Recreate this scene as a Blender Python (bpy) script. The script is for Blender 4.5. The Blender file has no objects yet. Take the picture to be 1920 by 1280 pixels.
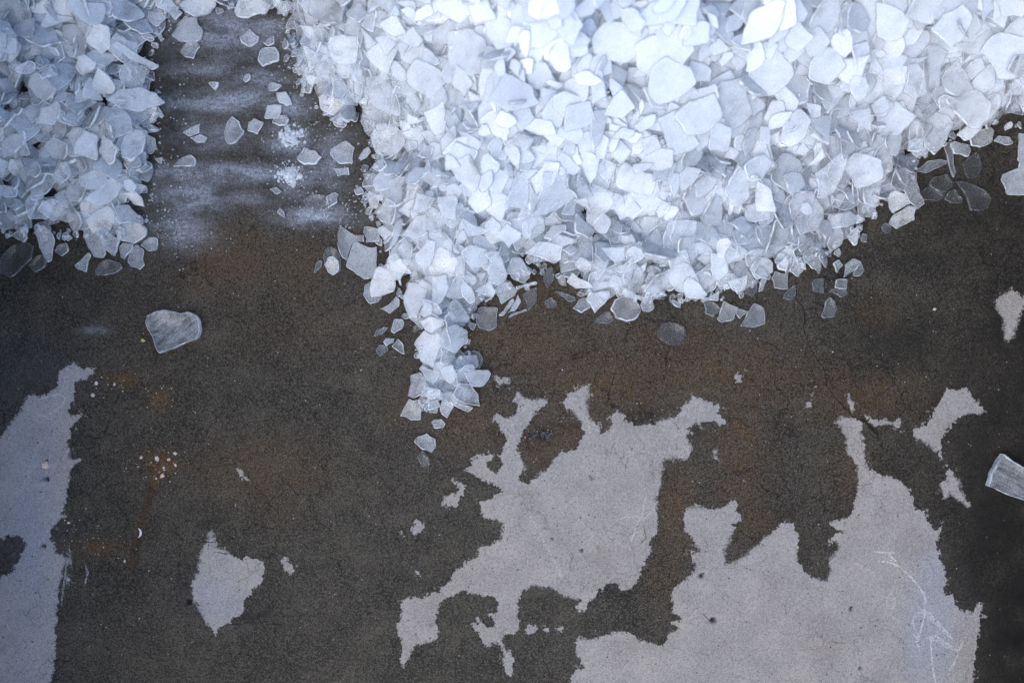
import bpy, math, random
import numpy as np

# ------------------------------------------------------------------ camera, sky, sun, exposure
SC = bpy.context.scene
COL = SC.collection
H = 32.0 / 36.0 * 1.92                      # camera height: the frame covers 1.92 m of floor
cam_d = bpy.data.cameras.new('camera')
cam = bpy.data.objects.new('camera', cam_d)
COL.objects.link(cam)
cam.location = (0, 0, H)
cam.rotation_euler = (0, 0, 0)
cam_d.lens = 32.0
cam_d.sensor_width = 36.0
cam_d.clip_start = 0.05
cam_d.clip_end = 400.0
cam_d.dof.use_dof = True
cam_d.dof.focus_distance = H - 0.02
cam_d.dof.aperture_fstop = 1.5
SC.camera = cam

SUN_EL, SUN_AZ = math.radians(55), math.radians(213)     # azimuth from +Y, clockwise: from lower left
world = bpy.data.worlds.new('World')
SC.world = world
world.use_nodes = True
wn = world.node_tree
wn.nodes.clear()
wo = wn.nodes.new('ShaderNodeOutputWorld')
wb = wn.nodes.new('ShaderNodeBackground')
sky = wn.nodes.new('ShaderNodeTexSky')
sky.sky_type = 'NISHITA'
sky.sun_disc = False
sky.sun_elevation = SUN_EL
sky.sun_rotation = SUN_AZ
sky.air_density = 1.0
sky.dust_density = 1.6
sky.ozone_density = 1.0
wb.inputs[1].default_value = 0.15
wn.links.new(sky.outputs[0], wb.inputs[0])
wn.links.new(wb.outputs[0], wo.inputs[0])

sun_d = bpy.data.lights.new('sun', 'SUN')
sun_d.energy = 0.5
sun_d.angle = math.radians(40)
sun_d.color = (1.0, 0.975, 0.94)
sun = bpy.data.objects.new('sun', sun_d)
COL.objects.link(sun)
sun.location = (-2, -3, 6)
sun.rotation_euler = (math.pi / 2 - SUN_EL, 0, math.pi - SUN_AZ)

SC.view_settings.view_transform = 'Standard'
SC.view_settings.look = 'None'
SC.view_settings.exposure = 1.48
SC.view_settings.gamma = 1.0
SC.view_settings.use_curve_mapping = False
SC.render.engine = 'CYCLES'
SC.cycles.use_denoising = True
SC.cycles.max_bounces = 48
SC.cycles.transparent_max_bounces = 40
SC.cycles.diffuse_bounces = 32
SC.cycles.glossy_bounces = 3
SC.cycles.transmission_bounces = 24

rng = np.random.default_rng(11)

# ------------------------------------------------------------------ geometry helpers
def px2w(p, z=0.0):
    """photo pixel (1920 x 1280) -> metres on the level z"""
    p = np.asarray(p, float)
    k = (H - z) / H / 1000.0
    return np.stack([(p[..., 0] - 960) * k, (640 - p[..., 1]) * k], -1)

REG = {'A': (0, 0, 2.977), 'B': (480, 0, 2.977), 'C': (960, 0, 2.977), 'D': (1400, 0, 3.658),
       'E': (560, 350, 3.556), 'F': (1000, 330, 2.977), 'G': (1440, 230, 4.0), 'H': (0, 400, 2.977),
       'I': (640, 640, 4.5725), 'P': (700, 700, 2.207), 'Q': (1220, 700, 2.207), 'R': (1500, 500, 2.783),
       'S': (0, 660, 2.066), 'T': (160, 780, 2.56), 'U': (1560, 980, 4.267), 'X': (0, 0, 1.0)}

def trace(reg, s):
    a = np.array([float(v) for v in s.split()]).reshape(-1, 2)
    x, y, k = REG[reg]
    return a / k + np.array([x, y])

def inside(poly, x, y):
    r = np.zeros(x.shape, bool)
    n = len(poly)
    for i in range(n):
        x0, y0 = poly[i]
        x1, y1 = poly[(i + 1) % n]
        if y0 == y1:
            continue
        c = ((y0 > y) != (y1 > y)) & (x < (x1 - x0) * (y - y0) / (y1 - y0) + x0)
        r ^= c
    return r

def seg_dist(p0, p1, x, y):
    dx, dy = p1[0] - p0[0], p1[1] - p0[1]
    l2 = dx * dx + dy * dy + 1e-12
    t = np.clip(((x - p0[0]) * dx + (y - p0[1]) * dy) / l2, 0, 1)
    ex, ey = x - p0[0] - t * dx, y - p0[1] - t * dy
    return np.sqrt(ex * ex + ey * ey), np.where((x - p0[0]) * dy - (y - p0[1]) * dx > 0, 1.0, -1.0)

def sdf(poly, x, y):
    """positive inside"""
    d = np.full(x.shape, 1e9)
    for i in range(len(poly)):
        e, _ = seg_dist(poly[i], poly[(i + 1) % len(poly)], x, y)
        d = np.minimum(d, e)
    return np.where(inside(poly, x, y), d, -d)

def smooth_noise(x, y, scale, seed):
    """cheap value noise in [-1, 1]"""
    r = np.random.default_rng(seed)
    g = r.uniform(-1, 1, (64, 64))
    u, v = x / scale, y / scale
    i, j = np.floor(u).astype(int), np.floor(v).astype(int)
    f, h = u - i, v - j
    f, h = f * f * (3 - 2 * f), h * h * (3 - 2 * h)
    a, b = g[j % 64, i % 64], g[j % 64, (i + 1) % 64]
    c, d = g[(j + 1) % 64, i % 64], g[(j + 1) % 64, (i + 1) % 64]
    return (a * (1 - f) + b * f) * (1 - h) + (c * (1 - f) + d * f) * h

def link_mesh(name, verts, faces, mat, origin=(0, 0, 0), smooth=True, attrs=None, loops=None):
    me = bpy.data.meshes.new(name)
    v = np.asarray(verts, np.float32) - np.asarray(origin, np.float32)
    me.vertices.add(len(v))
    me.vertices.foreach_set('co', v.ravel())
    if loops is None:
        li = np.concatenate([np.asarray(f, np.int32) for f in faces])
        lt = np.array([len(f) for f in faces], np.int32)
    else:
        li, lt = loops
    me.loops.add(len(li))
    me.loops.foreach_set('vertex_index', li.astype(np.int32))
    me.polygons.add(len(lt))
    ls = np.concatenate([[0], np.cumsum(lt)[:-1]]).astype(np.int32)
    me.polygons.foreach_set('loop_start', ls)
    me.polygons.foreach_set('use_smooth', np.full(len(lt), smooth, bool) if np.isscalar(smooth) else smooth)
    me.update(calc_edges=True)
    for k, a in (attrs or {}).items():
        at = me.attributes.new(k, 'FLOAT', 'POINT')
        at.data.foreach_set('value', np.asarray(a, np.float32))
    me.validate()
    if mat:
        me.materials.append(mat)
    o = bpy.data.objects.new(name, me)
    o.location = origin
    COL.objects.link(o)
    return o

def tag(o, label=None, cat=None, group=None, kind=None):
    for k, v in (('label', label), ('category', cat), ('group', group), ('kind', kind)):
        if v:
            o[k] = v
    return o

# ------------------------------------------------------------------ material helpers
class N:
    def __init__(self, name):
        self.m = bpy.data.materials.new(name)
        self.m.use_nodes = True
        self.t = self.m.node_tree
        self.t.nodes.clear()
        self.out = self.t.nodes.new('ShaderNodeOutputMaterial')
    def n(self, typ, **kw):
        d = self.t.nodes.new('ShaderNode' + typ)
        for k, v in kw.items():
            setattr(d, k, v)
        return d
    def put(self, sock, v):
        if v is None:
            return
        if isinstance(v, bpy.types.NodeSocket):
            self.t.links.new(v, sock)
        elif isinstance(v, (tuple, list)) and len(v) == 3 and sock.type == 'RGBA':
            sock.default_value = (*v, 1)
        else:
            sock.default_value = v
    def attr(self, name):
        return self.n('Attribute', attribute_name=name).outputs['Fac']
    def math(self, op, a, b=None, c=None, clamp=False):
        d = self.n('Math', operation=op, use_clamp=clamp)
        for s, v in zip(d.inputs, (a, b, c)):
            self.put(s, v)
        return d.outputs[0]
    def mix(self, f, a, b):
        d = self.n('Mix', data_type='RGBA')
        self.put(d.inputs[0], f)
        self.put(d.inputs[6], a)
        self.put(d.inputs[7], b)
        return d.outputs[2]
    def mul(self, a, b):
        d = self.n('Mix', data_type='RGBA', blend_type='MULTIPLY')
        d.inputs[0].default_value = 1.0
        self.put(d.inputs[6], a)
        self.put(d.inputs[7], b)
        return d.outputs[2]
    def map(self, v, a, b, c=0.0, d=1.0, smooth=True):
        m = self.n('MapRange', interpolation_type='SMOOTHSTEP' if smooth else 'LINEAR')
        self.put(m.inputs[0], v)
        for i, x in enumerate((a, b, c, d)):
            self.put(m.inputs[i + 1], x)
        return m.outputs[0]
    def pos(self):
        return self.n('NewGeometry').outputs['Position']
    def noise(self, scale, detail=2.0, rough=0.5, vec=None, dist=0.0):
        d = self.n('TexNoise')
        self.put(d.inputs['Vector'], vec if vec is not None else self.pos())
        d.inputs['Scale'].default_value = scale
        d.inputs['Detail'].default_value = detail
        d.inputs['Roughness'].default_value = rough
        d.inputs['Distortion'].default_value = dist
        return d.outputs[0]
    def stretch(self, sx, sy, sz, rot=0.0):
        d = self.n('Mapping')
        self.put(d.inputs[0], self.pos())
        d.vector_type = 'TEXTURE'
        d.inputs[2].default_value = (0, 0, rot)
        d.inputs[3].default_value = (1 / sx, 1 / sy, 1 / sz)
        return d.outputs[0]
    def bump(self, h, strength, dist, nrm=None):
        d = self.n('Bump')
        d.inputs['Strength'].default_value = strength
        d.inputs['Distance'].default_value = dist
        self.put(d.inputs['Height'], h)
        if nrm is not None:
            self.put(d.inputs['Normal'], nrm)
        return d.outputs[0]
    def shader(self, s):
        self.t.links.new(s, self.out.inputs[0])
        return self.m

def principled_simple(name, col, rough=0.7, var=0.3, scale=300):
    m = N(name)
    p = m.n('BsdfPrincipled')
    f = m.map(m.noise(scale, 3), 0.3, 0.7, 1 - var, 1 + var, False)
    m.put(p.inputs['Base Color'], m.mul(col, m.n('CombineColor').outputs[0]))
    c = m.n('CombineColor')
    for i in range(3):
        m.put(c.inputs[i], f)
    m.put(p.inputs['Base Color'], m.mul(col, c.outputs[0]))
    p.inputs['Roughness'].default_value = rough
    return m.shader(p.outputs[0])

# ice: clear body with frost that scatters; fractured rims are frostier
def ice_material(name, streak=None, clear=False):
    m = N(name)
    frost, rim = m.attr('frost'), m.attr('rim')
    n1 = m.noise(38, 4, 0.6)
    n2 = m.noise(420, 2, 0.6)
    n3 = m.noise(1.0, 4, 0.6, vec=m.stretch(streak[0], streak[1], 60, streak[2]) if streak else m.stretch(35, 190, 60, 0.9), dist=0.6)
    cloud = m.math('ADD', m.math('MULTIPLY', m.math('SUBTRACT', n1, 0.5), 0.9),
                   m.math('MULTIPLY', m.map(n2, 0.42, 0.62, -0.5, 0.5), 0.22))
    cloud = m.math('ADD', cloud, m.math('MULTIPLY', m.math('SUBTRACT', n3, 0.5), streak[3] if streak else 0.30))
    k = m.map(frost, 0.02, 0.4, 0.12, 1.0)
    a = m.math('MULTIPLY', m.math('ADD', frost, m.math('MULTIPLY', cloud, k)), 0.56)
    a = m.math('MAXIMUM', m.math('MINIMUM', a, 0.9), 0.02)
    a = m.math('MAXIMUM', a, m.math('MULTIPLY', m.math('MULTIPLY', m.math('POWER', rim, 1.7), m.map(m.noise(48, 2), 0.38, 0.60, 0.42, 1.0)), m.map(frost, 0.0, 0.35, 0.08, 0.97)))
    nr = m.bump(m.math('ADD', m.math('MULTIPLY', n1, 1.0), m.math('MULTIPLY', n2, 0.12)), 0.35, 0.004)
    df = m.n('BsdfDiffuse'); m.put(df.inputs[0], (0.918, 0.960, 1.0)); m.put(df.inputs['Normal'], nr)
    tr = m.n('BsdfTranslucent'); m.put(tr.inputs[0], (0.91, 0.958, 1.0)); m.put(tr.inputs['Normal'], nr)
    sc = m.n('MixShader'); sc.inputs[0].default_value = 0.5
    m.put(sc.inputs[1], df.outputs[0]); m.put(sc.inputs[2], tr.outputs[0])
    tp = m.n('BsdfTransparent'); m.put(tp.inputs[0], (0.985, 0.993, 1.0))
    if clear:
        flat = tp
        tp = m.n('BsdfGlass'); tp.inputs['IOR'].default_value = 1.31; tp.inputs['Roughness'].default_value = 0.02
        m.put(tp.inputs[0], (0.97, 0.985, 1.0))
        edge_ = m.n('MixShader'); m.put(edge_.inputs[0], m.map(rim, 0.2, 0.8))
        m.put(edge_.inputs[1], flat.outputs[0]); m.put(edge_.inputs[2], tp.outputs[0])
        tp = edge_
        a = m.math('MULTIPLY', a, 0.8)
    body = m.n('MixShader'); m.put(body.inputs[0], a)
    m.put(body.inputs[1], tp.outputs[0]); m.put(body.inputs[2], sc.outputs[0])
    fr = m.n('Fresnel'); fr.inputs[0].default_value = 1.31; m.put(fr.inputs['Normal'], nr)
    gl = m.n('BsdfGlossy'); gl.inputs['Roughness'].default_value = 0.16; m.put(gl.inputs['Normal'], nr)
    fin = m.n('MixShader'); m.put(fin.inputs[0], m.math('MULTIPLY', fr.outputs[0], m.math('SUBTRACT', 1.0, m.map(rim, 0.2, 0.8)) if clear else 1.0, clamp=True))
    m.put(fin.inputs[1], body.outputs[0]); m.put(fin.inputs[2], gl.outputs[0])
    return m.shader(fin.outputs[0])

ICE = ice_material('ice')
ICE_STREAK = ice_material('veined_ice', (30, 105, 0.55, 1.9))
ICE_CHUNK = ice_material('streaked_ice', (12, 130, -0.5, 1.2))
ICE_CLEAR = ice_material('clear_wet_ice', None, True)
ICES = dict(ice=ICE, streak=ICE_STREAK, chunk=ICE_CHUNK, clear=ICE_CLEAR)

def packed_material():
    m = N('packed_ice')
    n1 = m.noise(60, 5, 0.65)
    p = m.n('BsdfPrincipled')
    m.put(p.inputs['Base Color'], m.mix(m.map(n1, 0.35, 0.65), (0.88, 0.94, 1.0), (0.95, 0.975, 1.0)))
    p.inputs['Roughness'].default_value = 0.6
    m.put(p.inputs['Normal'], m.bump(n1, 0.8, 0.01))
    return m.shader(p.outputs[0])
PACKED = packed_material()

# ------------------------------------------------------------------ the concrete floor
DRY = [
 ('P', '597 80 655 110 705 112 718 104 722 120 690 150 655 170 640 215 622 240 600 285 598 330 620 370 628 395 604 420 605 440 640 462 660 440 715 400 760 340 780 320 800 335 840 310 862 275 870 240 850 190 830 160 775 130 810 90 855 55 890 45 893 80 880 110 893 185 930 220 940 245 975 235 985 190 1010 160 1035 170 1040 195 1085 212 1150 212 1200 190 1260 170 1290 130 1320 100 1365 105 1420 128 1438 130 1425 160 1437 185 1465 200 1455 217 1430 205 1400 200 1360 200 1310 225 1295 260 1315 310 1300 345 1275 355 1250 345 1200 355 1195 410 1185 490 1170 510 1172 560 1183 620 1165 665 1140 695 1145 740 1110 815 1080 880 1030 898 1005 870 975 862 930 905 900 940 870 985 850 985 845 955 855 935 790 920 740 885 690 882 660 875 640 885 610 905 600 960 595 1000 607 1060 580 1075 540 1080 530 1100 545 1130 580 1170 583 1200 570 1262 555 1240 535 1190 540 1160 525 1120 490 1115 470 1128 445 1105 440 1075 405 1050 403 1030 430 1035 425 1005 435 1000 445 1030 470 1048 495 1045 500 1020 470 995 510 1000 515 960 500 915 450 918 410 910 370 900 310 925 270 960 265 1000 235 1040 265 1040 268 1080 240 1110 165 1125 150 1170 125 1215 112 1190 120 1130 95 1050 115 1000 108 940 160 925 200 930 260 905 310 870 350 800 400 775 440 745 435 715 475 712 530 680 540 620 525 605 480 605 455 590 440 550 425 515 450 525 480 530 500 500 535 490 530 475 505 460 440 440 410 415 385 395 400 380 405 350 440 340 490 325 495 345 470 365 475 400 500 412 530 395 535 360 520 340 535 310 555 290 550 255 525 235 520 205 480 190 500 178 515 170 530 185 560 185 590 165 600 130 580 110'),
 ('P', '497 12 530 15 560 22 560 38 520 45'), ('P', '1490 5 1530 2 1520 30 1500 38'),
 ('P', '285 545 295 510 330 500 345 490 375 465 380 480 350 530 345 560 310 545'),
 ('P', '160 640 175 605 195 615 212 640 190 655 170 665'), ('P', '105 660 120 650 130 665 118 675'),
 ('P', '635 1045 650 1035 675 1050 665 1075 630 1070'), ('P', '705 1058 725 1055 720 1070'),
 ('P', '175 820 190 818 185 828'), ('P', '330 440 345 425 350 450 362 455 350 470 338 455'), ('P', '760 1055 785 1050 780 1063'),
 ('Q', '765 200 790 182 870 190 868 240 880 290 880 340 905 390 960 420 1030 440 1080 500 1100 560 1130 570 1145 615 1180 650 1200 635 1198 665 1180 700 1200 770 1225 855 1210 890 1225 915 1250 915 1275 975 1310 980 1330 995 1350 965 1355 930 1372 960 1360 1060 1345 1150 1335 1230 1340 1340 -336 1340 -336 1280 -313 1230 -278 1215 -298 1170 -313 1120 -298 1090 -248 1100 -188 1085 -128 1070 -78 1068 -58 1095 2 1115 52 1130 82 1070 117 1050 87 1030 132 1015 92 985 87 930 97 880 142 855 177 820 187 790 167 770 172 735 227 735 182 710 162 670 137 635 135 590 152 560 192 545 252 560 302 555 332 525 352 515 359 570 374 605 332 620 352 640 322 690 307 730 307 785 345 785 390 755 430 720 470 680 520 645 540 615 580 612 595 640 618 670 610 720 605 765 625 800 660 845 735 860 745 800 730 780 785 720 770 695 725 710 735 685 795 655 740 620 830 590 845 530 860 440 855 380 830 350 808 315 810 265 790 225'),
 ('Q', '1085 230 1140 215 1165 170 1200 110 1225 60 1270 70 1310 55 1330 105 1380 158 1310 170 1270 190 1235 225 1205 270 1200 345 1170 315 1150 290 1100 265'),
 ('Q', '1225 380 1245 405 1270 440 1285 490 1325 555 1300 540 1260 510 1240 490 1225 515 1205 510 1200 460 1225 430'),
 ('Q', '890 180 925 190 950 195 970 190 1000 200 1030 195 1030 218 960 210 930 220 900 200'),
 ('Q', '815 95 825 90 840 130 838 155 815 120'), ('Q', '655 78 668 72 670 88 657 90'), ('Q', '650 120 662 115 660 140 645 138'),
 ('Q', '265 325 275 320 272 345 262 345'),
 ('R', '1012 185 1030 155 1090 130 1140 140 1169 160 1165 200 1140 280 1120 350 1090 388 1070 375 1060 270 1030 230'),
 ('S', '-240 500 -140 420 0 330 45 270 85 220 110 165 170 170 220 130 225 90 260 50 290 40 300 60 340 65 380 58 345 95 290 120 285 190 265 230 285 250 325 240 275 290 265 360 272 420 310 420 275 450 265 510 255 570 240 640 200 680 195 720 215 770 250 800 240 850 225 930 220 1010 215 1130 205 1220 190 1330 -240 1330'),
 ('T', '580 605 605 545 618 590 632 625 700 665 745 695 775 670 855 692 858 760 840 810 800 825 800 855 760 875 755 940 680 990 640 1020 622 1045 600 1010 575 985 560 935 515 880 515 790 550 740 545 675 565 625'),
 ('T', '935 690 960 680 1000 730 990 752 960 735'), ('T', '727 255 745 248 755 275 740 285'), ('T', '752 305 775 290 785 305 760 318'),
]
WETHOLES = [('S', '-20 720 20 720 45 715 80 710 98 740 90 775 70 800 50 850 0 875 -20 870'),
            ('P', '897 428 910 424 920 434 912 444 898 442')]

xs = np.concatenate([[-60, -20, -6, -2.2], np.arange(-1.2, 1.2001, 0.003), [2.2, 6, 20, 60]])
ys = np.concatenate([[-60, -20, -6, -1.6], np.arange(-0.78, 0.9001, 0.003), [1.6, 6, 20, 60]])
GX, GY = np.meshgrid(xs, ys)
PX, PY = GX * 1000 + 960, 640 - GY * 1000
sh = GX.shape

def near(poly, pad):
    lo, hi = poly.min(0) - pad, poly.max(0) + pad
    return (PX >= lo[0]) & (PX <= hi[0]) & (PY >= lo[1]) & (PY <= hi[1])

dry = np.full(sh, -30.0)
for reg, s in DRY:
    p = trace(reg, s)
    k = near(p, 30)
    dry[k] = np.maximum(dry[k], np.clip(sdf(p, PX[k], PY[k]), -30, 30))
for reg, s in WETHOLES:
    p = trace(reg, s)
    k = near(p, 30)
    dry[k] = np.minimum(dry[k], -sdf(p, PX[k], PY[k]))

def blobs(lst):
    a = np.zeros(sh)
    for x, y, rx, ry, s in lst:
        a = np.maximum(a, s * np.exp(-((PX - x) / rx) ** 2 - ((PY - y) / ry) ** 2))
    return a
def strokes(lst):
    a = np.zeros(sh)
    for s, w, k in lst:
        p = trace('X', s)
        q = near(p, 4 * w)
        for i in range(len(p) - 1):
            d, _ = seg_dist(p[i], p[i + 1], PX[q], PY[q])
            a[q] = np.maximum(a[q], k * np.exp(-(d / w) ** 2))
    return a

rust = np.maximum(blobs([(420, 480, 90, 70, .8), (560, 500, 60, 80, .45), (980, 640, 130, 60, .7), (1250, 640, 120, 40, .5), (1130, 720, 130, 70, .8),
  (1330, 700, 200, 60, .7), (1390, 850, 50, 130, .75), (1270, 960, 40, 90, .8), (1610, 740, 110, 50, .78), (1600, 880, 40, 60, .6),
  (1060, 830, 90, 50, .8), (900, 800, 90, 50, .65), (480, 880, 140, 60, .6), (300, 868, 38, 24, 1.5), (235, 710, 45, 16, 1.1), (300, 745, 20, 26, 1.0), (175, 1025, 50, 14, .95),
  (300, 740, 30, 30, .6), (160, 1030, 60, 20, .5), (1640, 590, 40, 30, .5), (1000, 560, 60, 40, .7), (760, 760, 50, 40, .4),
  (1400, 980, 60, 30, .6), (560, 620, 200, 60, .25), (1245, 1080, 40, 60, .5), (520, 950, 60, 40, .35), (1110, 560, 90, 20, .5)]),
  strokes([('298 865 285 915 268 975 255 1020 247 1055', 9, 1.08)]))
frostm = np.maximum(blobs([(430, 190, 130, 20, .75), (420, 325, 140, 18, .8), (400, 255, 70, 30, .35), (430, 60, 110, 45, .6),
  (360, 370, 60, 35, .65), (340, 430, 55, 35, .6), (560, 330, 50, 40, .5), (590, 405, 70, 18, .75), (380, 130, 60, 20, .45),
  (480, 150, 60, 22, .5), (620, 300, 40, 60, .4), (540, 260, 40, 26, .8), (545, 200, 40, 30, .5), (560, 90, 30, 60, .4),
  (500, 50, 70, 20, .6), (370, 235, 40, 20, .4), (460, 370, 70, 14, .35), (180, 620, 26, 8, .25)]), 0)
dark = np.maximum(blobs([(1920, 1180, 120, 220, 1.3), (1930, 660, 150, 200, 1.0), (1760, 470, 120, 60, .6), (1900, 980, 170, 460, 1.1), (1700, 640, 120, 80, .7), (1850, 420, 160, 110, .8), (330, 210, 25, 90, .9),  # right-hand blobs: dark wet floor, deepened to paint in the edge light falloff
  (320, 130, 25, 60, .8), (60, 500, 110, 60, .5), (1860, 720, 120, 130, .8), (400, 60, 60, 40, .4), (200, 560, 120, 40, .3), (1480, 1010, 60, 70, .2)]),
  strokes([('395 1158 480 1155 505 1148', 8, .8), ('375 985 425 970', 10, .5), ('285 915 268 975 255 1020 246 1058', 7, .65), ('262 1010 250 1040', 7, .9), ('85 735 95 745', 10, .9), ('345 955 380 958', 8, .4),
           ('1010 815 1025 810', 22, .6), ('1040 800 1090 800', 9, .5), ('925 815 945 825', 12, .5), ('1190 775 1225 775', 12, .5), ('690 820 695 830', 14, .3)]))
mott = np.maximum(blobs([(60, 700, 90, 60, .8), (400, 1120, 70, 60, .6), (1740, 1180, 60, 110, 1.0), (1750, 1080, 30, 50, .9), (60, 1000, 60, 260, .9), (1640, 1130, 120, 90, .25)]), 0)

def lines(lst, reach):
    d = np.full(sh, 30.0)
    s = np.zeros(sh)
    for reg, st, w in lst:
        p = trace(reg, st)
        q = near(p, reach)
        x, y = PX[q], PY[q]
        best = np.full(x.shape, 1e9)
        sg = np.ones(x.shape)
        for i in range(len(p) - 1):
            e, g = seg_dist(p[i], p[i + 1], x, y)
            u = e < best
            best = np.where(u, e, best)
            sg = np.where(u, g, sg)
        dd, ss = d[q], s[q]
        u = best < np.abs(dd)
        d[q] = np.where(u, best * sg, dd)
        s[q] = np.where(u & (best < reach), w, ss)
    return d, s

CHALK = [('U', '345 230 400 235 490 235 460 262 510 300', 1.0), ('U', '405 308 470 318 540 352 600 400 650 455 700 510 735 575 748 625 742 700 735 760 720 820 700 900 690 940', 1.0),
  ('U', '515 330 570 375 630 435 690 500', .6),
  ('U', '660 835 645 790 655 755 690 720 740 710 790 730 840 780 900 850 955 915', .8), ('U', '775 755 830 805 890 870 940 910', .55),
  ('U', '780 910 830 900 900 945 960 990 1000 1020 1040 965 1010 1040 985 1100 945 1180', .7), ('U', '800 915 870 960 940 1005 985 1010', .6),
  ('U', '790 915 793 1000 800 1090 812 1200 825 1275', .9), ('U', '655 890 690 930 672 935 692 990', .7),
  ('U', '445 600 470 560 500 585 502 650 480 690 445 670 436 635 445 600', .55), ('U', '515 440 490 510 480 560', .25), ('U', '570 430 552 540 540 570', .3),
  ('U', '200 330 280 370 330 400', .3), ('U', '480 750 560 800 640 865', .35),
  ('P', '640 580 680 640 720 720 775 830', .35), ('P', '1125 520 1110 590 1080 650 1060 720', .4), ('P', '970 610 1040 595 1090 590', .3), ('P', '1165 560 1120 600', .3),
  ('P', '880 720 905 670 890 640', .2), ('S', '165 180 230 160 250 175', .5), ('S', '190 240 240 210 255 180', .4), ('S', '150 240 215 265', .4), ('S', '240 960 262 790 270 820', .5),
  ('S', '262 885 255 870 268 880', .9), ('S', '330 890 340 850 335 835', .7), ('S', '270 760 275 820', .5)]
CRACK = [('X', '1507 575 1508 620 1520 655 1545 690 1552 725 1575 755 1600 780 1622 790 1650 810', .7), ('X', '1620 785 1628 800 1645 815', .9),
  ('F', '1465 600 1470 690 1515 740 1520 850', .7), ('X', '1550 700 1560 720 1590 742', .5),
  ('T', '180 1055 250 1030 340 1040 420 1010', .35), ('T', '1080 400 1085 480 1140 520 1200 560', .35), ('T', '100 210 60 230 10 250', .35), ('T', '140 420 180 460 200 500', .5),
  ('P', '1000 0 975 80 970 115', .6), ('P', '1370 1000 1395 1020', .8), ('P', '1120 640 1130 680 1110 700', .5), ('P', '1040 400 1050 370', .4),
  ('S', '400 560 450 590 500 640', .4), ('S', '490 900 495 1010 480 1060', .3), ('H', '1330 760 1320 830 1345 860', .35), ('H', '150 590 320 570 420 560', .2),
  ('R', '335 780 370 830 400 880', .9), ('R', '520 920 560 960 600 1010', .35), ('R', '640 1100 700 1180 740 1280', .25), ('S', '0 800 45 775 70 760', .3),
  ('T', '1210 690 1240 770', .4), ('T', '550 600 610 605', .8), ('T', '640 655 700 660', .7), ('T', '960 1180 1050 1200 1140 1230', .35), ('T', '700 995 800 990 1000 1000', .3)]
chalk_d, chalk_s = lines(CHALK, 12)
crack_d, crack_s = lines(CRACK, 12)

GZ = np.zeros(sh)
pit = np.zeros(sh)
PITS = [(1315, 1078, 5), (1337, 1162, 6.5), (1035, 1010, 2.5), (1089, 1032, 3), (355, 1127, 5), (86, 897, 5), (88, 862, 3.5), (80, 1024, 5), (1350, 676, 3),
        (12, 1007, 4), (1614, 1252, 3), (1597, 1140, 3), (1185, 840, 3)]
for x, y, r in PITS:
    qx, qy = PX + 2.5 * smooth_noise(PX, PY, 5, 31), PY + 2.5 * smooth_noise(PX, PY, 5, 32)
    g = np.exp(-(((qx - x) ** 2 + ((qy - y) * 1.25) ** 2) / (r * r)) ** 3)
    pit = np.maximum(pit, g)
# crumbled, spalled spots: real relief
for x, y, rx, ry, amp in [(1010, 815, 30, 18, 5), (1080, 800, 22, 10, 4), (930, 820, 22, 20, 4), (1205, 775, 24, 12, 4), (80, 890, 30, 60, 3.5), (300, 872, 34, 26, 4),
                          (120, 1000, 22, 50, 3), (1290, 790, 40, 24, 2.5), (960, 790, 16, 30, 2.5), (560, 425, 60, 12, 4), (340, 460, 40, 14, 4), (330, 220, 22, 110, 5), (1570, 585, 60, 25, 2)]:
    w = np.exp(-((PX - x) / rx) ** 2 - ((PY - y) / ry) ** 2)
    n = smooth_noise(PX, PY, 7, 5) * 0.7 + smooth_noise(PX, PY, 15, 6) * 0.6
    GZ += w * n * amp * 0.001
GZ -= pit * 0.007
GZ = np.minimum(GZ, 0.004)

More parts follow.
